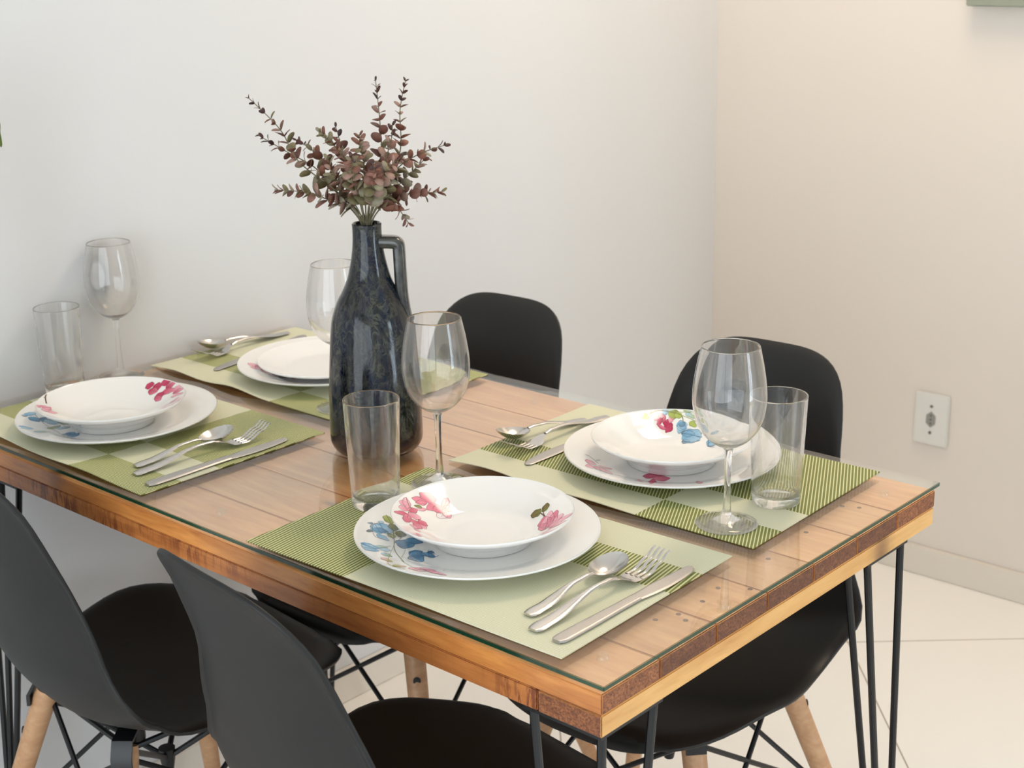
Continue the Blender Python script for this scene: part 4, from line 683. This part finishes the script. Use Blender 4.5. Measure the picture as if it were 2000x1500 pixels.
def make_chair():
    t = empty('dining_chair', (0, 0, 0)); V = []; F = []; NR, NA = 30, 120
    for ir in range(NR+1):
        r = ir/NR
        if ir == 0: angs = [0]
        else: angs = [2*PI*k/NA for k in range(NA)]
        for a in angs:
            ca, sa = math.cos(a), math.sin(a); n = 3.66 if sa > 0 else 3.0
            q = (abs(ca)**n+abs(sa)**n)**(-1/n); u, w_ = r*q*ca, r*q*sa
            p, tt = pat(w_); hw = curve(WT, w_); lf = curve(LT, w_); nrm = Vector((0, -tt.z, tt.y))
            if nrm.z < 0 and nrm.y < 0: nrm = -nrm
            nrm = Vector((0, tt.z, -tt.y)) if w_ > 2 else nrm
            nn = Vector((0, -tt.z, tt.y)); nn = -nn if (nn.y < 0) else nn
            if abs(tt.z) < .35 and nn.z < 0: nn = -nn
            e = abs(u)/max(.001, (1.0)); c = lf*e**2.3
            P_ = p+Vector((u*hw, 0, 0))+nn*c
            roll_ = max(0, (r-.93)/.07)**2*.006
            P_ -= nn*roll_; P_.y -= 0.0044*max(0, (w_-.75)/.25)**2; V.append(P_)
    for k in range(NA): F.append((0, 1+k, 1+(k+1) % NA))
    for i in range(NR-1):
        for k in range(NA): a = 1+i*NA+k; b = 1+i*NA+(k+1) % NA; F.append((a, a+NA, b+NA, b))
    sh = mesh_obj('seat_shell', V, F, M_shell, t)
    so = sh.modifiers.new('thick', 'SOLIDIFY'); so.thickness = .006; so.offset = 0
    bv = sh.modifiers.new('round', 'BEVEL'); bv.width = .0016; bv.segments = 2; bv.limit_method = 'ANGLE'; bv.angle_limit = math.radians(50)
    tops = {(sx, sy): Vector((sx*.112, sy*.118-.01, .398)) for sx in (-1, 1) for sy in (-1, 1)}
    feet = {k: Vector((k[0]*.225, k[1]*.215-.02, .0)) for k in tops}
    for k in tops:
        A, B = tops[k], feet[k]; A2 = A+(A-B).normalized()*.016
        q = MB().tube([A2, A2.lerp(B, .03), A2.lerp(B, .5), B+Vector((0, 0, .001))], [.0155, .0165, .0145, .0105], 20)
        leg = q.build('leg', M_beech, t, sharp=50)
        z_ = A.lerp(B, -.0); q = MB(); d = (B-A).normalized(); out_ = Vector((k[0]*.7, k[1]*.7, 0)).normalized()
        # black strap bolted over the outer face of the dowel head and reaching up under the seat
        for s_, l0, l1 in ((1, -.09, .26),):
            C0 = A+out_*.0165+d*(-.004); side = Vector((-out_.y, out_.x, 0))
            w3 = .0135; th = .0025
            path_ = [A+Vector((-out_.x*.03, -out_.y*.03, .030)), A+out_*.008+Vector((0, 0, .028)), A+out_*.0185+Vector((0, 0, .010)), A+out_*.0190+Vector((0, 0, -.006))]
            vv = []; ff = []
            for i_, p_ in enumerate(path_):
                for e_ in (-1, 1):
                    for h_ in (-1, 1): vv.append(p_+side*(w3*e_)+out_*(th*h_*(1 if i_ > 1 else .3))+Vector((0, 0, th*h_*(0 if i_ > 1 else .9))))
            for i_ in range(len(path_)-1):
                o_ = i_*4
                for a_, b_2 in ((0, 1), (1, 3), (3, 2), (2, 0)): ff.append((o_+a_, o_+b_2, o_+b_2+4, o_+a_+4))
            ff += [(0, 1, 3, 2), tuple(len(path_)*4-4+z for z in (0, 1, 3, 2))]
            q.add(vv, ff)
        q.build('bracket', M_rod, leg, sharp=40)
        bo = MB().tube([A.lerp(B, .13)+out_*.012, A.lerp(B, .13)+out_*.0172], [.0058, .0058], 16); bo.build('bolt', M_rod, leg, sharp=40)
    q = MB(); order = [(-1, -1), (1, -1), (1, 1), (-1, 1)]
    for i in range(4):
        k1, k2 = order[i], order[(i+1) % 4]
        inn = lambda k, f: tops[k].lerp(feet[k], f)+Vector((-k[0]*.010, -k[1]*.010, 0))
        q.tube([inn(k1, -.01), inn(k2, -.01)], .0042, 8)
        q.tube([inn(k1, .02), inn(k2, .46)], .0038, 8); q.tube([inn(k2, .02), inn(k1, .46)], .0038, 8)
    hub = Vector((0, -.01, .30))
    for k in order: q.tube([tops[k].lerp(feet[k], .0)+Vector((-k[0]*.012, -k[1]*.012, .0)), hub], .0042, 8)
    q.tube([hub+Vector((0, 0, .016)), hub, hub+Vector((0, 0, -.022))], [.012, .011, .007], 12)
    q.build('wire_brace', M_rod, t, sharp=40)
    # moulded mounting pads that join shell and frame
    for k in order:
        T = tops[k]; MB().tube([Vector((T.x*.78, T.y*.78, .405)), Vector((T.x*.78, T.y*.78, .4300))], .014, 14).build('mounting_pad', M_rod, t, sharp=40)
    return t
ch = make_chair()
for i, (x, y, rz, lab) in enumerate(CHAIRS):
    o = ch if i == 0 else copy_tree(ch); o.location = (x, y, 0); o.rotation_euler = (0, 0, rz); tag(o, lab, 'chair', 'black moulded dining chairs around the table')

# ------------------------------------------------------------------ wall things
ot = empty('wall_outlet', (.580, RY1-.0005, .367), label='white wall outlet plate on the beige wall at the right', cat='wall outlet')
MB().box((-.040, -.007, -.059), (.040, 0, .059), bev=.003).build('cover_plate', M_plastic, ot)
hx = [(math.cos(PI/6+k*PI/3)*.0125, math.sin(PI/6+k*PI/3)*.0185) for k in range(6)]
v = [(x, -.0078, z) for x, z in hx]+[(x, -.0066, z) for x, z in hx]
mesh_obj('socket', v, [tuple(range(6)), tuple(range(6, 12))]+[(k, (k+1) % 6, 6+(k+1) % 6, 6+k) for k in range(6)], M_dark, ot, smooth=False)
q = MB()
for z in (-.009, 0, .009): q.tube([(0, -.0086, z), (0, -.0070, z)], .0024, 12)
q.build('contact_hole', M_screw, ot)
for z in (-.030, .030): MB().tube([(0, -.0084, z), (0, -.0066, z)], .0034, 14).build('screw', M_screw, ot)
pf = empty('picture_frame', (.905, RY1-.0005, 1.52), label='pale sage framed picture cut off at the top right of the photo', cat='picture')
q = MB()
for a, b_ in (((-.30, -.03, -.278), (.30, 0, -.25)), ((-.30, -.03, .25), (.30, 0, .278)), ((-.30, -.03, -.25), (-.272, 0, .25)), ((.272, -.03, -.25), (.30, 0, .25))): q.box(a, b_, bev=.002)
q.build('frame', M_frame, pf); MB().box((-.272, -.014, -.25), (.272, -.004, .25)).build('print', M_art, pf, smooth=False)
# pot plant hanging on the left wall just outside the picture, one leaf tip in view
hp = empty('hanging_plant', (.10, -.10, 1.10), label='green plant at the left edge, only one leaf tip in view', cat='plant')
MB().lathe([(0, 0), (.045, 0), (.052, .01), (.062, .09), (.066, .095), (.062, .099), (.056, .095), (.052, .075), (0, .075)], 40).build('pot', M_pot, hp)
MB().lathe([(0, .078), (.050, .078), (.050, .0755), (0, .0755)], 30).build('soil', M_soil, hp)
MB().tube([(-.0985, 0, .10), (-.0985, 0, .2), (-.06, 0, .2)], .003, 8).box((-.0995, -.012, .06), (-.095, .012, .22)).tube([(-.06, 0, .2), (-.066, 0, .093)], .002, 8).build('wall_hook', M_alu, hp)
def leaf(path, w):
    P = smoothpath(path, 6); V = []; F = []
    for i, p in enumerate(P):
        t = (P[min(i+1, len(P)-1)]-P[max(i-1, 0)]).normalized(); k = i/(len(P)-1); s = t.cross(Vector((.35, 0, 1))).normalized(); n_ = s.cross(t)
        ww = w*(max(0, math.sin(PI*max(0, k*1.0)))**.7 if k > .25 else .05+.0*k); ww = .0012 if k < .25 else w*math.sin(PI*(k-.25)/.75)**.6+.0004
        for e in (-1, -.5, 0, .5, 1): V.append(p+s*(ww*e)+n_*(abs(e)*ww*.25))
    for i in range(len(P)-1):
        for j in range(4): a = i*5+j; F.append((a, a+1, a+6, a+5))
    o = mesh_obj('leaf', V, F, M_green, hp); m = o.modifiers.new('t', 'SOLIDIFY'); m.thickness = .0008
LEAF = Vector(LEAF_TIP)-Vector((.10, -.10, 1.10))
leaf([(0, .02, .075), (.0, .08, .15), (LEAF.x, LEAF.y-.05, LEAF.z+.085), (LEAF.x, LEAF.y-.010, LEAF.z+.050), (LEAF.x, LEAF.y-.004, LEAF.z+.020), tuple(LEAF)], .0062)
for a in (2.6, 3.4, 4.2, 5.0, 5.7): leaf([(math.cos(a)*.02, math.sin(a)*.02, .075), (math.cos(a)*.03, math.sin(a)*.05, .16), (max(-.08, math.cos(a)*.06), math.sin(a)*.11, .17), (max(-.08, math.cos(a)*.08), math.sin(a)*.15, .12)], .014)
